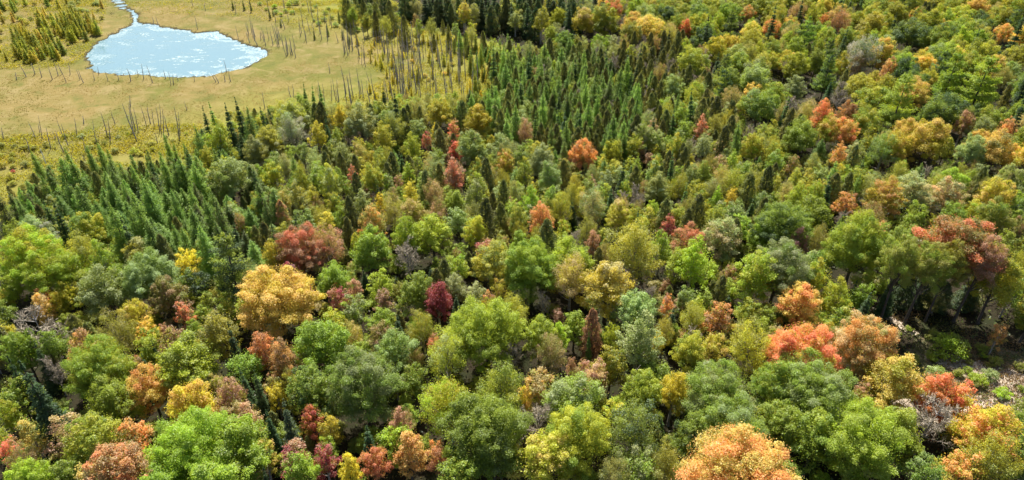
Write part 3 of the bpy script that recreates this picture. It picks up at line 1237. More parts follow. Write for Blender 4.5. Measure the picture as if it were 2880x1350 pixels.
HFUN = {'M': lambda w: min(max(0.72 * w + 5.6, 5.0), 16.5), 'A': lambda w: min(max(1.35 * w + 4.2, 5.0), 16), 'F': lambda w: min(max(0.95 * w + 5.0, 5), 14.5),
        'S': lambda w: min(max(3.0 * w + 2.5, 4.0), 17), 'L': lambda w: min(max(2.1 * w + 2.0, 3.5), 13), 'C': lambda w: min(max(2.0 * w + 2.5, 4), 12),
        'P': lambda w: min(max(1.1 * w + 5.5, 6), 18), 'G': lambda w: min(max(0.9 * w + 4.0, 5), 14), 'B': lambda w: max(0.75 * w, 0.7)}


def size_from_px(kind, u, v, wpx, hov=None):
    h = 9.0
    for _ in range(4):
        x, y, _z = at(u, v, h)
        w = wpx * depth(x, y, h) / FPX
        h = hov or HFUN[kind](w)
    x, y, _z = at(u, v, h)
    return x, y, w, h


for tl, txt in HAND.items():
    ox, oy = TILES[tl]
    for ln in txt.strip().splitlines():
        body, _, phrase = ln.partition('|')
        f = body.split()
        hov = next((float(q[2:]) for q in f if q[:2] in ('h=', 'T=')), None)
        tall = any(q.startswith('T=') for q in f)
        f = [q for q in f if q[:2] not in ('h=', 'T=')]
        u, v, wpx = ox + float(f[1]) / 2.6833, oy + float(f[2]) / 2.6833, float(f[3]) / 2.6833
        x, y, w, h = size_from_px(f[0], u, v, wpx, hov)
        TREES.append(dict(kind=f[0], x=x, y=y, w=w, h=h, a=f[4], b=f[5] if len(f) > 5 else f[4], t=float(f[6]) if len(f) > 6 else 0.0,
                          phrase=phrase.strip(), u=u, v=v, wpx=wpx, hand=True, tall=tall))
N_HAND = len(TREES)

# ---- the rest of the wood, by zone (zones are told by where a treetop shows)
BOGTOP = [(-400, -80), (925, -80), (960, 8), (1010, 33), (1190, 68), (1300, 92), (1360, 108), (1380, 200), (1345, 250), (1200, 255), (1110, 262), (1060, 268), (950, 285), (850, 258),
          (690, 295), (625, 335), (565, 330), (540, 400), (450, 445), (310, 445), (140, 450), (0, 535), (-400, 640)]
Z_LARCH_L = [(-300, 560), (0, 520), (140, 430), (330, 430), (530, 380), (580, 440), (680, 500), (760, 570), (775, 650), (700, 715), (560, 690), (420, 715), (300, 680), (150, 640), (0, 612), (-300, 650)]
Z_LARCH_R = [(1365, 255), (1400, 205), (1480, 155), (1620, 115), (1700, 150), (1775, 200), (1800, 280), (1780, 345), (1680, 385), (1520, 395), (1430, 365), (1340, 300)]
Z_GREY = [(1690, 115), (1800, 95), (1940, 105), (1965, 190), (1900, 250), (1800, 300), (1780, 200)]
Z_EDGE = [(900, -120), (1760, -120), (1640, 20), (1560, 108), (1400, 108), (1330, 90), (1190, 62), (1000, 26)]
Z_SPRUCE = [(530, 330), (690, 285), (760, 300), (740, 400), (640, 470), (560, 440), (520, 390)]
Z_TRANS = [(1180, 66), (1400, 104), (1570, 112), (1480, 155), (1400, 205), (1365, 255), (1345, 250), (1380, 180), (1350, 110)]
Z_HILL = [(1570, 112), (1640, 20), (1760, -120), (3400, -120), (3400, 560), (2880, 420), (2300, 330), (2000, 255), (1965, 190), (1940, 105), (1800, 95)]


def pick(pairs):
    s = sum(p[0] for p in pairs)
    r = rnd.random() * s
    for p in pairs:
        r -= p[0]
        if r <= 0:
            return p[1:]
    return pairs[-1][1:]


MIXES = {
    'larch_l': [(56, 'L', 'lc', 'lb', .35, 3.6, 6.2), (14, 'L', 'lc', 'ce', .5, 3.4, 5.4), (8, 'S', 'dg', 'lc', .3, 3.0, 4.2), (5, 'C', 'ce', 'ol', .3, 2.8, 3.8), (3, 'M', 'sg', 'yg', .3, 2.5, 4), (2, 'A', 'yg', 'g', .4, 2, 3)],
    'larch_r': [(52, 'L', 'lb', 'lc', .45, 3.0, 5.2), (12, 'L', 'lc', 'ce', .45, 3.0, 5.0), (14, 'C', 'ce', 'ol', .3, 2.6, 3.8), (8, 'S', 'dg', 'lc', .4, 2.6, 3.8), (3, 'G', 'gy', 'gy', 0, 2.5, 3.8), (5, 'M', 'sg', 'g', .4, 2.8, 4.2), (4, 'A', 'lg', 'g', .4, 2.4, 3.6)],
    'spruce': [(40, 'S', 'dg', 'lc', .4, 3.0, 4.2), (30, 'L', 'lc', 'dg', .4, 3.4, 4.8), (16, 'A', 'yg', 'lg', .4, 3, 4.5), (10, 'C', 'ce', 'ol', .3, 2.8, 3.6)],
    'grey': [(24, 'G', 'gy', 'gy', 0, 3.0, 4.6), (40, 'C', 'ce', 'ol', .4, 2.8, 4.2), (14, 'F', 'ol', 'br', .4, 3.4, 5), (12, 'S', 'dg', 'ce', .3, 3, 4)],
    'edge': [(40, 'S', 'dg', 'bg', .3, 4.0, 5.8), (38, 'C', 'dg', 'ce', .5, 4.0, 6.0), (6, 'A', 'yg', 'sg', .4, 4, 5.4), (8, 'M', 'yg', 'g', .4, 5, 7.5), (6, 'F', 'ol', 'sg', .4, 4.5, 6.5)],
    'trans': [(26, 'L', 'lc', 'lb', .4, 2.6, 4.0), (14, 'B', 'sg', 'yg', .4, 2.2, 3.4), (20, 'M', 'sg', 'lg', .4, 2.6, 4.0), (20, 'C', 'ce', 'ol', .3, 2.4, 3.4), (14, 'A', 'yg', 'lg', .4, 2.4, 3.6)],
    'hill': [(20, 'M', 'yg', 'g', .55, 7, 11), (34, 'M', 'g', 'yg', .4, 7, 11), (9, 'M', 'g', 'dg', .45, 6.5, 10), (7, 'M', 'ol', 'yg', .5, 6.5, 10), (8, 'M', 'lg', 'g', .45, 6, 9.5), (7, 'M', 'g', 'sg', .4, 6, 9.5), (4, 'F', 'ol', 'yg', .4, 5, 7.5),
             (4, 'P', 'g', 'dg', .4, 6.5, 9), (6, 'M', 'yg', 'go', .5, 6.5, 10), (3, 'M', 'go', 'yg', .5, 5.5, 8.5), (1.5, 'M', 'o', 'yg', .5, 5, 7), (2, 'F', 'ta', 'ol', .5, 4.5, 6.5), (3, 'S', 'dg', 'bg', .3, 3.4, 4.6), (3, 'C', 'ce', 'ol', .3, 3, 4.4), (0.8, 'G', 'gy', 'gy', 0, 4.5, 6.5), (4, 'A', 'lg', 'yg', .5, 4.2, 6)],
    'mixed': [(24, 'C', 'ce', 'ol', .3, 3.0, 4.6), (9, 'F', 'ol', 'yg', .4, 3.4, 5.4), (9, 'M', 'g', 'sg', .4, 3.6, 5.8), (8, 'M', 'yg', 'g', .4, 3.4, 5.4), (10, 'A', 'yg', 'g', .45, 2.8, 4.4), (10, 'A', 'g', 'lg', .45, 3, 4.6),
              (5, 'A', 'sg', 'g', .4, 3, 4.4), (5, 'M', 'sg', 'g', .4, 3.4, 5.4), (6, 'F', 'sg', 'ol', .4, 3.4, 5.4), (7, 'S', 'dg', 'lc', .4, 2.8, 4.0), (5, 'L', 'lc', 'lb', .4, 3.2, 4.6), (1.5, 'A', 'br', 'ol', .5, 2.6, 3.8), (2, 'F', 'ta', 'ol', .5, 3, 4.5), (1, 'A', 'pk', 'ol', .5, 2.2, 3.2), (0.8, 'G', 'gy', 'gy', 0, 3, 4.5), (1, 'A', 'y', 'yg', .4, 2, 3)],
    'front': [(20, 'M', 'g', 'lg', .45, 4, 7), (9, 'M', 'yg', 'g', .45, 3.6, 6.2), (7, 'M', 'sg', 'g', .45, 3.6, 6), (8, 'M', 'g', 'dg', .4, 4, 6.5), (7, 'F', 'ol', 'yg', .4, 3.5, 5.5), (9, 'A', 'g', 'lg', .4, 3, 4.8), (7, 'A', 'yg', 'lg', .4, 3, 4.6),
              (4, 'C', 'ce', 'ol', .3, 2.8, 3.8), (4, 'S', 'dg', 'dg', 0, 2.4, 3.4), (3, 'M', 'ol', 'br', .4, 3, 5), (2, 'F', 'ta', 'ol', .5, 3, 4.5), (1.5, 'A', 'br', 'ol', .5, 2.4, 3.6), (0.8, 'G', 'gy', 'gy', 0, 3, 5), (1, 'M', 'ta', 'yg', .5, 3, 4.5)],
}
SPACE = {'larch_l': .205, 'larch_r': .25, 'spruce': .32, 'grey': .32, 'edge': .30, 'trans': .42, 'hill': .37, 'mixed': .35, 'front': .36}


def zone(u, v):
    if inside(BOGTOP, u, v):
        return None
    for nm, pl in (('larch_l', Z_LARCH_L), ('larch_r', Z_LARCH_R), ('spruce', Z_SPRUCE), ('grey', Z_GREY), ('edge', Z_EDGE), ('trans', Z_TRANS), ('hill', Z_HILL)):
        if inside(pl, u, v):
            return nm
    if v < 330 + 0.13 * max(u - 1300, 0) + 240 and not (u < 560 and v > 600) and not (u > 2250 and v > 500):
        return 'mixed'
    return 'front'


NOFILL = [(2480, 800), (2560, 740), (2700, 790), (2890, 830), (2950, 1100), (2600, 1060), (2480, 1000), (2400, 900)]
CELL = 8.0
GRID = {}


def put(i):
    t = TREES[i]
    GRID.setdefault((int(t['x'] // CELL), int(t['y'] // CELL)), []).append(i)


for i in range(N_HAND):
    put(i)
# picture boxes of the hand-placed crowns, so that nothing planted nearer hides them
HB = [(t['u'], t['v'], t['wpx'], t['y'], (1.1 if t['kind'] in 'MBG' else 1.6 if t['kind'] in 'AFP' else 2.0)) for t in TREES]
HBG = {}
for b in HB:
    for cx in range(int((b[0] - b[2]) // 100), int((b[0] + b[2]) // 100) + 1):
        for cy_ in range(int((b[1] - 20) // 100), int((b[1] + 2 * b[2]) // 100) + 1):
            HBG.setdefault((cx, cy_), []).append(b)


def hides_hand(u, v, wpx, y):
    for bu, bv, bw, by, asp in HBG.get((int(u // 100), int(v // 100)), ()):
        if y < by + 0.5:
            reach = min(0.78 * asp * bw, 0.95 * bw)
            if bv - 0.35 * wpx < v < bv + reach and abs(u - bu) < 0.5 * bw + 0.30 * wpx:
                return True
    return False


SAPLINGS = {
    'wet': [(30, 'L', 'lc', 'lb', .4, 1.8, 2.8), (25, 'C', 'ce', 'ol', .4, 1.6, 2.4), (25, 'B', 'sg', 'ol', .4, 1.8, 3.0), (10, 'A', 'yg', 'lg', .4, 1.6, 2.4)],
    'dry': [(22, 'M', 'g', 'lg', .4, 2.2, 3.6), (12, 'M', 'yg', 'g', .4, 2.2, 3.4), (10, 'A', 'yg', 'ol', .4, 1.8, 2.8), (10, 'C', 'ce', 'ol', .4, 1.8, 2.6), (24, 'B', 'g', 'ol', .5, 2.2, 3.8), (8, 'B', 'ol', 'ta', .4, 2.0, 3.2),
            (5, 'F', 'ol', 'br', .4, 2.4, 3.4), (4, 'A', 'br', 'pk', .4, 1.8, 2.6), (4, 'S', 'dg', 'lc', .3, 1.6, 2.4)],
}


def fill(n_tries, small):
    for _try in range(n_tries):
        y = rnd.uniform(46, 372 if not small else 300)
        halfw = (y * CP + CAM_H * SP) * 0.74 + 7
        if rnd.random() * 300 > halfw + 10:
            continue
        x = rnd.uniform(-halfw, halfw)
        u0, v0, _d = project(x, y, 9.0 if not small else 4.0)
        zn = zone(u0 + rnd.gauss(0, 36), v0 + rnd.gauss(0, 13)) if zone(u0, v0) else None
        if zn is None or inside(clear_poly, x, y):
            continue
        if small and (zn in ('edge', 'hill') or v0 < 120):
            continue
        k, a, b, t, w0, w1 = pick(SAPLINGS['wet' if zn in ('larch_l', 'larch_r', 'grey', 'trans') else 'dry'] if small else MIXES[zn])
        w = rnd.uniform(w0, w1) * rnd.uniform(0.9, 1.1)
        h = HFUN[k](w) * (rnd.uniform(0.86, 1.02) if not small else rnd.uniform(0.55, 0.8) if k != 'B' else 1.0)
        if zn == 'edge':
            h = min(h, 13.5) * rnd.uniform(.8, 1.08)
        elif k in 'LS':
            h *= rnd.uniform(.58, 1.15)
        u, v, d = project(x, y, h)
        if zn == 'edge':
            ub, vb, _d = project(x, y, 0.0)
            if vb > 25 + (ub - 950) * 0.17:
                continue
        if v < (-45 if zn != 'edge' else -125) or u < -60 or u > 2940 or v > 1390 or zone(u, v) is None or inside(NOFILL, u, v):
            continue
        wpx = w * FPX / d
        sp = SPACE[zn] if not small else 0.30
        ci, cj = int(x // CELL), int(y // CELL)
        if any((TREES[n]['x'] - x) ** 2 + (TREES[n]['y'] - y) ** 2 < (sp * (w + TREES[n]['w'])) ** 2
               for i in range(ci - 1, ci + 2) for j in range(cj - 1, cj + 2) for n in GRID.get((i, j), ())):
            continue
        if hides_hand(u, v, wpx, y):
            continue
        TREES.append(dict(kind=k, x=x, y=y, w=w, h=h, a=a, b=b, t=min(max(t + rnd.uniform(-.2, .25), 0), 1), phrase='', u=u, v=v, wpx=wpx, hand=False, sap=small))
        put(len(TREES) - 1)


fill(90000, False)
N_BIG = len(TREES)
fill(60000, True)

# ---- small larches and shrubs of the open bog
def scatter(poly, n, maker, min_px=6):
    us = [p[0] for p in poly]
    vs = [p[1] for p in poly]
    got = []
    k = 0
    while len(got) < n and k < n * 60:
        k += 1
        u, v = rnd.uniform(min(us), max(us)), rnd.uniform(min(vs), max(vs))
        if not inside(poly, u, v) or any(abs(u - a) < min_px and abs(v - b) < min_px * 0.5 for a, b in got):
            continue
        x, y, _ = at(u, v, 0)
        if float(water_sd(np.array([x]), np.array([y]))[0]) < 1.2:
            continue
        got.append((u, v))
        maker(x, y)
    return got


def bog_tree(kind, a, b, t, w0, w1, hk=1.0):
    def mk(x, y):
        w = rnd.uniform(w0, w1)
        h = HFUN[kind](w) * hk * rnd.uniform(0.85, 1.15)
        u, v, d = project(x, y, h)
        TREES.append(dict(kind=kind, x=x, y=y, w=w, h=h, a=a, b=b, t=min(1, max(0, t + rnd.uniform(-.3, .3))), phrase='', u=u, v=v, wpx=w * FPX / d, hand=False, bog=True))
    return mk


tl_band1 = [(40, 115), (110, 105), (200, 130), (195, 160), (110, 182), (45, 178)]
tl_band2 = [(110, 70), (260, 55), (285, 100), (230, 125), (130, 112)]
tl_all = [(-60, -10), (150, -10), (300, 20), (290, 70), (250, 130), (200, 175), (40, 195), (-60, 185)]
tl_top = [(-60, -30), (180, -30), (170, 25), (-60, 50)]
scatter(tl_band1, 38, bog_tree('L', 'yg', 'lc', .35, 1.8, 3.0, .72))
scatter(tl_band2, 44, bog_tree('L', 'yg', 'lc', .3, 1.8, 3.0, .72))
scatter(tl_top, 26, bog_tree('L', 'lc', 'yg', .25, 1.6, 2.6, .8))
scatter(tl_all, 64, bog_tree('L', 'yg', 'go', .35, 1.2, 2.1, .7))
scatter(tl_all, 52, bog_tree('B', 'yg', 'ol', .5, 1.1, 2.4))
scatter([(195, 5), (285, 0), (285, 45), (200, 45)], 9, bog_tree('B', 'sg', 'yg', .4, 1.6, 3.0), 10)
thicket = [(985, 110), (1180, 90), (1320, 125), (1400, 170), (1420, 280), (1330, 310), (1050, 315), (980, 300), (1090, 230)]
scatter(thicket, 62, bog_tree('L', 'yg', 'y', .5, 1.0, 1.9, .75), 10)
scatter(thicket, 22, bog_tree('B', 'yg', 'go', .5, 1.0, 2.0), 10)
scatter([(1120, 75), (1330, 105), (1400, 160), (1330, 200), (1180, 120)], 16, bog_tree('C', 'ce', 'ol', .4, 1.5, 2.4, .8), 14)
scatter([(1290, 110), (1420, 150), (1440, 330), (1350, 330)], 34, bog_tree('L', 'lc', 'yg', .4, 1.6, 2.6, .9), 9)
scatter([(0, 400), (180, 385), (520, 370), (560, 440), (480, 505), (200, 515), (0, 560)], 46, bog_tree('B', 'yg', 'ol', .5, 1.0, 2.2), 12)
scatter([(0, 400), (180, 385), (520, 370), (560, 440), (480, 505), (200, 515), (0, 560)], 16, bog_tree('B', 'sg', 'ol', .4, 1.2, 2.4), 12)
scatter([(100, 470), (500, 440), (560, 520), (120, 540)], 16, bog_tree('L', 'lc', 'lb', .4, 1.8, 3.0, 1.0), 22)
scatter([(700, 0), (960, 20), (1180, 85), (960, 95), (760, 40)], 34, bog_tree('B', 'sg', 'lg', .5, 1.2, 2.8), 12)
scatter([(640, 10), (1100, 60), (1000, 140), (660, 60)], 14, bog_tree('L', 'ce', 'lc', .4, 0.9, 1.5, .8), 16)
scatter([(620, 330), (860, 285), (1100, 280), (1330, 300), (1330, 330), (1000, 345), (640, 400)], 40, bog_tree('B', 'yg', 'y', .35, 1.0, 2.2), 12)
scatter([(2500, 890), (2640, 930), (2860, 1020), (2880, 1120), (2700, 1110), (2560, 1060)], 26, bog_tree('B', 'ol', 'lg', .4, 0.9, 1.9), 18)

# ---- dead snags: (top, base) pairs read off the photo, then thickets
SNAGS = []


def snag_px(u0, v0, u1, v1):
    x, y, _ = at(u1, v1, 0)
    d = depth(x, y, 0)
    lo, hi = 1.0, 16.0
    for _ in range(20):
        m = (lo + hi) / 2
        if v1 - project(x, y, m)[1] < (v1 - v0):
            lo = m
        else:
            hi = m
    h = min(max(lo, 2.0), 12.5)
    pu = project(x, y, h)[0]
    leanx = (u0 - pu) * d / FPX / h
    SNAGS.append((x, y, h, max(-.22, min(.22, leanx)), rnd.gauss(0, .03)))


for q in [(115, 320, 220, 590), (295, 230, 320, 590), (380, 390, 445, 740), (500, 470, 640, 810), (470, 480, 520, 600), (535, 290, 640, 590), (580, 380, 715, 715), (780, 270, 845, 540), (940, 250, 945, 360),
          (1065, 300, 1135, 660), (1215, 180, 1310, 580), (1300, 280, 1340, 640), (1370, 170, 1410, 370), (1530, 50, 1740, 620), (1600, 40, 1690, 480), (1640, 60, 1720, 500), (1690, 110, 1770, 500), (1790, 80, 1900, 430),
          (1880, 90, 1945, 360), (1960, 130, 2010, 420), (2035, 110, 2090, 480), (2095, 60, 2110, 470), (2120, 130, 2150, 520), (2150, 230, 2230, 540), (2305, 80, 2390, 620), (2375, 180, 2395, 530), (920, 560, 980, 810),
          (1050, 790, 1120, 1060), (1150, 700, 1250, 1050), (740, 800, 770, 990), (930, 820, 970, 960), (640, 850, 690, 1050), (2030, 490, 2060, 670), (2470, 20, 2500, 160), (60, 560, 130, 780), (245, 350, 280, 520)]:
    snag_px(60 + q[0] / 5.367, 280 + q[1] / 5.367, 60 + q[2] / 5.367, 280 + q[3] / 5.367)
for q in [(110, 540, 125, 600), (150, 485, 200, 580), (240, 470, 265, 560), (285, 490, 315, 580), (360, 500, 395, 600), (410, 470, 440, 570), (430, 470, 470, 560), (460, 520, 500, 620), (510, 470, 530, 560), (590, 520, 630, 625), (575, 520, 605, 600),
          (700, 540, 712, 605), (735, 500, 745, 560), (790, 540, 815, 612), (885, 545, 895, 605), (965, 515, 990, 612), (1035, 520, 1042, 575), (1065, 480, 1085, 595), (1110, 490, 1152, 625), (1240, 530, 1247, 592), (1270, 540, 1292, 640),
          (1300, 560, 1308, 632), (1330, 560, 1345, 610), (1460, 560, 1470, 612), (1585, 555, 1650, 625), (1600, 550, 1630, 620), (1690, 560, 1700, 612), (1725, 535, 1738, 612), (1900, 235, 1942, 345), (1860, 235, 1885, 325), (1775, 190, 1800, 295),
          (1465, 115, 1492, 222), (1170, 120, 1195, 185), (1150, 120, 1160, 180), (2455, 130, 2472, 300), (2300, 230, 2315, 320), (2120, 130, 2150, 220), (1770, 10, 1782, 100), (1540, 20, 1550, 80), (1450, 0, 1456, 50), (2530, 240, 2552, 320),
          (2480, 470, 2490, 545), (1975, 690, 2000, 815), (2170, 650, 2195, 740), (2210, 640, 2215, 730), (2490, 600, 2505, 760), (970, 720, 985, 800), (0, 960, 28, 1055), (1690, 450, 1712, 545), (1960, 240, 1970, 300)]:
    snag_px(*(c / 2.6833 for c in q))


def snag_scatter(poly, n, h0, h1, min_px):
    def mk(x, y):
        SNAGS.append((x, y, rnd.uniform(h0, h1), rnd.gauss(-.02, .045), rnd.gauss(0, .045)))
    scatter(poly, n, mk, min_px)


snag_scatter([(742, 105), (785, 100), (800, 135), (742, 132)], 14, 3.8, 6.4, 2.5)
snag_scatter([(800, 130), (832, 135), (835, 165), (800, 160)], 11, 3.8, 6.5, 2.5)
snag_scatter([(690, 80), (725, 95), (722, 125), (700, 110)], 6, 4, 7, 3)
snag_scatter([(960, 110), (1060, 110), (1100, 190), (1040, 200), (960, 150)], 22, 4.5, 8.5, 5)
snag_scatter([(1060, 120), (1180, 120), (1220, 200), (1180, 300), (1120, 300), (1090, 200)], 62, 5.5, 10, 4)
snag_scatter([(1180, 130), (1300, 150), (1360, 230), (1320, 310), (1180, 310), (1210, 200)], 46, 5, 9.5, 5)
snag_scatter([(900, 270), (1120, 240), (1130, 310), (900, 310)], 24, 5, 9, 5)
snag_scatter([(700, 10), (950, 30), (960, 110), (880, 120), (720, 60)], 24, 4, 8, 12)
PALE_TRUNK = (131, 418, 131, 464)


# ------------------------------------------------------------------ leave out what nothing shows of, keep at most ~300 of a kind
def kind_name(t):
    k = t['kind']
    if 'maple' in t['phrase']:
        return 'maple_tree'
    if t.get('bog') and k == 'L':
        return 'young_larch'
    if t.get('sap') and k in 'MAF':
        return 'sapling_tree'
    if k == 'M':
        if t['a'] in AUTUMN:
            return 'maple_tree'
        return 'broadleaf_tree' if t['w'] > 5.0 else 'understory_tree'
    return {'A': 'aspen_tree', 'F': 'birch_tree', 'S': 'spruce_tree', 'L': 'larch_tree', 'C': 'cedar_tree', 'P': 'pine_tree', 'G': 'leafless_tree', 'B': 'leafy_shrub'}[k]


def cull(limit=300, least=10):
    SC = 3.0
    Wb, Hb = int(2880 / SC), int(1350 / SC)
    buf = np.full((Hb, Wb), -1, np.int32)
    for i in sorted(range(len(TREES)), key=lambda i: -TREES[i]['y']):
        t = TREES[i]
        lo = {'M': .3, 'A': .22, 'F': .2, 'S': .08, 'L': .1, 'C': .05, 'P': .25, 'G': .35, 'B': .05}[t['kind']] * t['h']
        u0, v0, d = project(t['x'], t['y'], t['h'])
        u1, v1, d1 = project(t['x'], t['y'], lo)
        cone = t['kind'] in 'SLC'
        rx = 0.5 * t['w'] * FPX / d * 0.9
        v1 += (0.28 if not cone else 0.15) * t['w'] * FPX / d
        y0, y1 = int(max(0, v0 / SC)), int(min(Hb, v1 / SC + 1))
        for yy in range(y0, y1):
            s = (yy * SC - v0) / max(v1 - v0, 1e-3)
            if not 0 <= s <= 1:
                continue
            r = rx * (s if cone else math.sqrt(max(0.0, 1 - (2 * s - 1) ** 2)))
            c = u0 + (u1 - u0) * s
            a, b = int(max(0, (c - r) / SC)), int(min(Wb, (c + r) / SC + 1))
            if b > a:
                buf[yy, a:b] = i
    cnt = np.bincount(buf[buf >= 0], minlength=len(TREES))
    by = {}
    for i, t in enumerate(TREES):
        t['seen'] = int(cnt[i])
        if t['hand'] or t['seen'] >= (least if not t.get('bog') else 3):
            by.setdefault(kind_name(t), []).append(t)
    out = []
    rest = [t for t in TREES if not t['hand'] and 2 <= t['seen'] < least and t['kind'] in 'MAFB' and not t.get('bog')]
    for k, v in by.items():
        v.sort(key=lambda t: (not t['hand'], -t['seen']))
        out += v[:limit]
        rest += [t for t in v[limit:] if t['kind'] in 'MAFB']
    TREES[:] = out
    return rest


REST = cull()

# ------------------------------------------------------------------ names and labels
NOUN = {'maple_tree': 'maple', 'broadleaf_tree': 'broadleaf tree', 'understory_tree': 'small tree', 'aspen_tree': 'upright tree', 'birch_tree': 'feathery tree', 'spruce_tree': 'spruce', 'larch_tree': 'larch',
        'cedar_tree': 'cedar', 'pine_tree': 'pine', 'leafless_tree': 'leafless tree', 'leafy_shrub': 'shrub', 'young_larch': 'young larch', 'dead_snag': 'dead snag', 'sapling_tree': 'sapling'}
ORD = ['', 'second', 'third', 'fourth', 'fifth', 'sixth', 'seventh', 'eighth', 'ninth', 'tenth', 'eleventh', 'twelfth', 'thirteenth', 'fourteenth', 'fifteenth', 'sixteenth',
       'seventeenth', 'eighteenth', 'nineteenth', 'twentieth']
MARKS = [(t['u'], t['v'] + 0.4 * t['wpx'], t['phrase']) for t in TREES if t['phrase']]
MARKS += [(450, 135, 'pond'), (385, 40, 'stream mouth'), (131, 440, 'pale bare pole'), (745, 152, 'tapered end of the pond'), (1170, 215, 'snag thicket')]
MARK_TAKEN = {}


def colour_words(t):
    a, b = WORD[t['a']], WORD[t['b']]
    if t['kind'] == 'G':
        return 'grey'
    return a if t['t'] < 0.36 or a == b else f'{a} and {b}' if t['t'] > 0.5 else a


def assign_labels(items):
    """items: dicts with u, v, desc -> label; each says which one by its place beside something one can find"""
    groups = {}
    for t in items:
        best = min(MARKS, key=lambda m: (m[0] - t['u']) ** 2 + ((m[1] - t['cv']) * 1.3) ** 2)
        dx, dy = t['u'] - best[0], (t['cv'] - best[1]) * 1.3
        if abs(dx) > abs(dy):
            rel = 'left of' if dx < 0 else 'right of'
        else:
            rel = 'behind' if dy < 0 else 'in front of'
        groups.setdefault((t['desc'], rel, best[2]), []).append((dx * dx + dy * dy, t))
    over = []
    for (desc, rel, ph), v in groups.items():
        v.sort(key=lambda p: p[0])
        for i, (_d, t) in enumerate(v):
            if i > 7:
                over.append(t)
            elif len(v) == 1:
                t['label'] = f'{desc} {rel} the {ph}'
            elif i == 0:
                t['label'] = f'{desc} next {rel} the {ph}'
            else:
                t['label'] = f'{ORD[i]} {desc} {rel} the {ph}'
    rows = {}
    for t in items:
        rows.setdefault((t['desc'], t['place']), []).append(t)
    for v in rows.values():
        v.sort(key=lambda t: t['u'])
        for i, t in enumerate(v):
            t['nth'] = i
    for t in over:
        t['label'] = f"{t['desc']} {t['place']}, {nth_word(t['nth'])} from the left"


TENS = ['', '', 'twenty', 'thirty', 'forty', 'fifty', 'sixty', 'seventy', 'eighty', 'ninety', 'hundred']
TENTHS = ['', '', 'twentieth', 'thirtieth', 'fortieth', 'fiftieth', 'sixtieth', 'seventieth', 'eightieth', 'ninetieth', 'hundredth']


def nth_word(i):
    i += 1
    if i > 99:
        return 'hundred-and-' + nth_word(i - 101) if i > 100 else 'hundredth'
    if i < 21:
        return 'first' if i == 1 else ORD[i - 1]
    return TENTHS[i // 10] if i % 10 == 0 else TENS[i // 10] + '-' + ('first' if i % 10 == 1 else ORD[i % 10 - 1])


PLACE = {'spruce': 'in the spruce clump by the bog', 'larch_l': 'in the larch stand below the bog', 'larch_r': 'in the bright larch stand', 'grey': 'in the grey dying stand', 'edge': 'in the dark far forest edge', 'trans': 'in the scrub ending the bog',
         'hill': 'in the far hillside wood', 'mixed': 'in the middle wood', 'front': 'in the near wood', None: 'on the open bog'}
GROUPS = {'maple_tree': 'autumn maples in the wood', 'broadleaf_tree': 'green broadleaf trees of the wood', 'understory_tree': 'small green trees of the wood', 'aspen_tree': 'upright trees of the wood',
          'birch_tree': 'feathery thin-crowned trees', 'spruce_tree': 'dark spruces', 'larch_tree': 'larches by the bog', 'cedar_tree': 'cedars of the wood', 'pine_tree': 'tall pines', 'leafless_tree': 'leafless grey trees',
          'leafy_shrub': 'low shrubs', 'young_larch': 'young larches in the bog', 'dead_snag': 'dead snags in the bog', 'sapling_tree': 'saplings between the taller trees'}
UNIQUE_TAIL = {
    'twin dark spruces': 'first of the twin dark spruces beside the dusty rose tree',
}
items = []
for t in TREES:
    t['name'] = kind_name(t)
    t['cv'] = t['v'] + 0.4 * t['wpx']
    if t['phrase']:
        continue
    t['desc'] = f"{colour_words(t)} {NOUN[t['name']]}"
    t['place'] = PLACE[None if t.get('bog') else zone(t['u'], t['v'])]
    items.append(t)
for t in TREES:      # landmarks: say what each stands beside
    if not t['phrase']:
        continue
    if t['phrase'] in UNIQUE_TAIL:
        t['label'] = UNIQUE_TAIL[t['phrase']]
        continue
    near = sorted((m for m in MARKS if m[2] != t['phrase']), key=lambda m: (m[0] - t['u']) ** 2 + (m[1] - t['cv']) ** 2)[0]
    dx, dy = t['u'] - near[0], t['cv'] - near[1]
    rel = ('left of' if dx < 0 else 'right of') if abs(dx) > abs(dy) else ('behind' if dy < 0 else 'in front of')
    t['label'] = f"{t['phrase']} {rel} the {near[2]}"
snag_items = []
for (x, y, h, lx, ly) in SNAGS:
    u, v, d = project(x, y, h * 0.5)
    tall = 'tall' if h > 8 else 'short' if h < 5 else 'thin'
    snag_items.append(dict(u=u, cv=v, desc=f'{tall} grey dead snag', place='on the open bog', x=x, y=y, h=h, lx=lx, ly=ly))
assign_labels(items + snag_items)

# ------------------------------------------------------------------ plant them
def gz(x, y):
    return float(ground_z(np.array([x]), np.array([y]))[0])


XY = np.array([(t['x'], t['y']) for t in TREES])
TZ = ground_z(XY[:, 0], XY[:, 1])


def tint(o, t):
    jit = lambda c: [max(0.0, v * f * rnd.uniform(0.92, 1.08)) for v in c]
    f = rnd.uniform(0.84, 1.16) if t['kind'] not in 'SLC' else rnd.uniform(0.68, 1.22)
    o['tint_a'] = jit(PAL[t['a']])
    o['tint_b'] = jit(PAL[t['b']])
    o['turned'] = float(t['t'])
    c, late = ('ol' if rnd.random() < .5 else 'yg', rnd.uniform(.14, .36) if t['a'] != 'go' else rnd.uniform(.02, .14)) if t['a'] in AUTUMN and t['a'] not in ('r', 'p', 'y') else (rnd.choice(['yg', 'ol', 'lg', 'g']), rnd.uniform(.02, .24))
    if t['kind'] in 'SLCP':
        c, late = 'ol', -1.0
    o['tint_c'], o['late'] = jit(PAL[c]), late


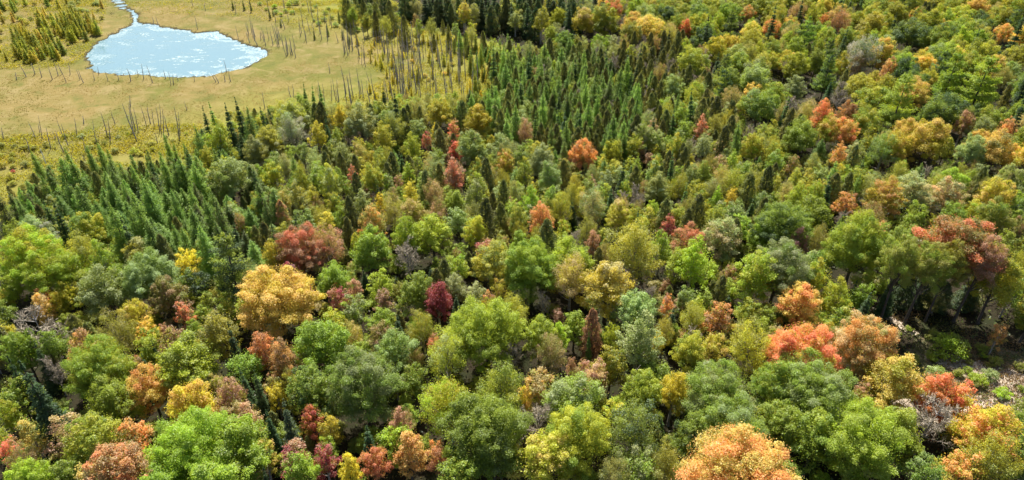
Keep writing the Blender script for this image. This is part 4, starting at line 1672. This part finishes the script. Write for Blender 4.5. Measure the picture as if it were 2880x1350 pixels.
def proto_for(t):
    k, w = t['kind'], t['w']
    if t.get('tall'):
        k = 'T3'
    elif k == 'M' and t['w'] > 6 and t['v'] < 420 and t['u'] > 1550:
        k = 'H2'
    elif k == 'M':
        k = 'M3' if w > 8.6 else 'M2' if w > 5.2 else 'M1'
    elif k == 'A':
        k = 'A2' if w > 4.0 else 'A1'
    elif k == 'F':
        k = 'F2'
    elif k == 'B':
        k = 'B1'
    return rnd.choice(PROTO[k])


for i, t in enumerate(TREES):
    p = proto_for(t)
    e = bpy.data.objects.new(t['name'], None)
    COL.objects.link(e)
    e.empty_display_size = 0.3
    e.location = (t['x'], t['y'], float(TZ[i]))
    sx = t['w'] / p['W']
    sz = (t['h'] - max(0.0, float(TZ[i])) * 0.0) / p['H']
    e.scale = (sx * rnd.uniform(.94, 1.06), sx * rnd.uniform(.94, 1.06), sz)
    e.rotation_euler = (rnd.gauss(0, .025), rnd.gauss(0, .025), rnd.uniform(0, 6.283))
    e['label'] = t['label']
    e['category'] = 'shrub' if t['kind'] == 'B' else 'tree'
    e['group'] = GROUPS[t['name']]
    c = bpy.data.objects.new('crown', p['crown'])
    COL.objects.link(c)
    c.parent = e
    tint(c, t)
    b = bpy.data.objects.new('trunk' if t['kind'] != 'B' else 'stems', p['trunk'])
    COL.objects.link(b)
    b.parent = e

for s in snag_items:
    p = rnd.choice(PROTO['D'])
    o = bpy.data.objects.new('dead_snag', p['mesh'])
    COL.objects.link(o)
    o.location = (s['x'], s['y'], gz(s['x'], s['y']))
    k = s['h'] / p['H']
    wk = rnd.uniform(0.85, 1.25) * max(0.75, k)
    o.scale = (wk, wk, k)
    o.rotation_euler = (-s['ly'], s['lx'], 0)
    o.rotation_euler.rotate_axis('Z', rnd.uniform(0, 6.283))
    o['label'] = s['label']
    o['category'] = 'dead tree'
    o['group'] = GROUPS['dead_snag']
x, y, _ = at(131, 464, 0)
V, F = [], []
tube(V, F, [np.array([0.03 * math.sin(3 * q), 0.02 * q, 4.3 * q]) for q in (-.03, .1, .4, .7, 1.0)], [.14, .11, .10, .085, .06], 7)
for q, an in ((.45, 1.0), (.6, 3.2), (.78, 5.0), (.9, 2.0)):
    tube(V, F, [np.array([0, 0, 4.3 * q]), np.array([.35 * math.cos(an), .35 * math.sin(an), 4.3 * q + .15])], [.03, .012], 4)
pole = bpy.data.objects.new('bare_pole', mesh_from('bare_pole', V, F, mats=[plain_bark('bleached_wood', (.55, .53, .5), (.75, .73, .70), 3)]))
COL.objects.link(pole)
pole.location = (x, y, gz(x, y))
pole['label'] = 'pale bleached bare trunk standing among small larches at bog edge'
pole['category'] = 'dead tree'

# ------------------------------------------------------------------ uncountable ground cover
def cover(name, label, polys_px, n, h0, h1, size, a, b, turned, seed, upright=True, world_area=None, avoid_bog=False, flat=0.8, shore=None):
    rng = np.random.default_rng(seed)
    X, Y = [], []
    total = 0
    if world_area:
        x0, x1, y0, y1 = world_area
        xs, ys = rng.uniform(x0, x1, n), rng.uniform(y0, y1, n)
        lim = (ys * CP + CAM_H * SP) * 0.76 + 8
        ok = np.abs(xs) < lim
        xs, ys = xs[ok], ys[ok]
        if avoid_bog:
            ok = sd_poly(bog_poly, xs, ys) > -1.0
            xs, ys = xs[ok], ys[ok]
    else:
        pts = []
        for pl, m in polys_px:
            wp = np.array([at(u, v, 0)[:2] for u, v in pl])
            lo, hi = wp.min(0), wp.max(0)
            got = 0
            acc = []
            while got < m:
                q = rng.uniform(lo, hi, (m * 2, 2))
                q = q[sd_poly(wp, q[:, 0], q[:, 1]) < rng.uniform(0, 3, len(q))]
                clumpy = wobble(q[:, 0], q[:, 1], 0.5, seed) + 0.7 * wobble(q[:, 0], q[:, 1], 0.16, seed + 1)
                q = q[clumpy > rng.uniform(-0.5, 0.45, len(q))]
                acc.append(q)
                got += len(q)
            pts.append(np.vstack(acc)[:m])
        pts = np.vstack(pts)
        xs, ys = pts[:, 0], pts[:, 1]
    wd = water_sd(xs, ys)
    ok = wd > 0.5 if shore is None else (wd > shore[0]) & (wd < rng.uniform(shore[0], shore[1], len(wd)))
    xs, ys = xs[ok], ys[ok]
    m = len(xs)
    zs = ground_z(xs, ys)
    hh = rng.uniform(h0, h1, m)
    P = np.stack([xs, ys, zs + hh * rng.uniform(0.25, 1.0, m)], 1)
    Nn = rng.normal(size=(m, 3)) * flat + (np.array([0, 0, 0.35]) if upright else np.array([0, 0, 0.9]))
    D = np.tile(np.array([0, 0, 1.0]), (m, 1)) + rng.normal(size=(m, 3)) * 0.4
    V, F = leaf_cards(rng, P, Nn, size * rng.uniform(0.6, 1.4, m), 0.55, D)
    br = np.clip(0.5 + 0.5 * wobble(xs, ys, 0.35, seed + 2) * 1.6, 0, 1)
    me = mesh_from(name, V, F, mats=[MAT['sedge' if 'sedge' in name else 'leaf']], attrs={'branch': br, 'leaf': rng.random(m)})
    o = bpy.data.objects.new(name, me)
    COL.objects.link(o)
    o['kind'] = 'stuff'
    o['label'] = label
    o['tint_a'], o['tint_b'], o['turned'] = list(a), list(b), turned
    o['tint_c'], o['late'] = list(a), -1.0
    return o


def understory(rest):
    rng = np.random.default_rng(301)
    P, Nn, S, B = [], [], [], []
    zs = ground_z(np.array([t['x'] for t in rest]), np.array([t['y'] for t in rest]))
    for t, z in zip(rest, zs):
        n = int(min(900, 130 * t['w']))
        d = unit(rng.normal(size=(n, 3)))
        hz = t['h'] * 0.46
        r = rng.uniform(0.25, 1.0, n) ** 0.5 * (1 + 0.2 * np.sin(4 * np.arctan2(d[:, 1], d[:, 0]) + 6 * d[:, 2]))
        p_ = d * r[:, None] * np.array([t['w'] / 2, t['w'] / 2, hz]) + np.array([t['x'], t['y'], z + t['h'] - hz])
        P.append(p_)
        Nn.append(0.4 * d + np.array([0, 0, .7]) + rng.normal(size=(n, 3)) * .45)
        S.append(rng.uniform(.14, .30, n))
        B.append(np.clip(rng.uniform(0, 1) + rng.normal(size=n) * .12, 0, 1))
    P, Nn, S, B = np.vstack(P), np.vstack(Nn), np.concatenate(S), np.concatenate(B)
    V, F = leaf_cards(rng, P, Nn, S)
    o = bpy.data.objects.new('understory_foliage', mesh_from('understory_foliage', V, F, mats=[MAT['leaf']], attrs={'branch': B, 'leaf': rng.random(len(P))}))
    COL.objects.link(o)
    o['kind'] = 'stuff'
    o['label'] = 'low green and olive saplings merging together under the taller trees'
    o['tint_a'], o['tint_b'], o['turned'] = list(PAL['g']), list(PAL['ol']), .5
    o['tint_c'], o['late'] = list(PAL['yg']), -1.0


understory(REST)
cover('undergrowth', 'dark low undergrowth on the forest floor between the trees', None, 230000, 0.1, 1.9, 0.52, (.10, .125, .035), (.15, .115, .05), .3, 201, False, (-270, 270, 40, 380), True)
cover('sedge_grass', 'straw-gold sedge covering the open bog', [([(-150, 190), (230, 225), (700, 215), (960, 150), (1010, 200), (930, 280), (640, 330), (520, 380), (200, 390), (-150, 430)], 12000),
      ([(280, 0), (700, 0), (1000, 60), (1000, 140), (760, 150), (520, 90), (330, 60)], 6000), ([(-100, 0), (280, 0), (260, 150), (220, 215), (-100, 215)], 6000)],
      0, .01, .07, .40, (.22, .155, .052), (.17, .145, .034), .5, 202, False, flat=0.14)
cover('low_shrubbery', 'yellow-green low shrubs carpeting the bog margin', [([(-60, 400), (180, 375), (540, 350), (570, 440), (480, 510), (200, 530), (-60, 590)], 28000),
      ([(985, 110), (1180, 85), (1320, 115), (1420, 170), (1430, 300), (1330, 320), (900, 320), (980, 280), (1090, 230)], 24000), ([(700, 0), (940, 0), (1190, 78), (1010, 75)], 14000),
      ([(-60, 0), (290, 0), (250, 140), (200, 185), (-60, 195)], 30000),
      ([(300, 10), (700, -5), (940, 10), (1100, 80), (900, 90), (700, 45), (480, 40)], 9000)],
      0, .1, .8, .38, (.27, .27, .035), (.38, .34, .04), .4, 203)
cover('shore_reeds', 'olive-brown reeds fringing the pond and stream', None, 60000, .1, .75, .30, (.16, .14, .04), (.09, .075, .03), .45, 205, True, (-165, -60, 200, 330), shore=(-0.15, 2.0))
cover('weeds', 'brown and green weeds overgrowing the clearing', [([(2440, 880), (2560, 880), (2700, 940), (2930, 1020), (2930, 1190), (2740, 1160), (2560, 1130), (2500, 1010)], 9000)],
      0, .05, .55, .30, (.20, .135, .075), (.12, .135, .04), .4, 204)
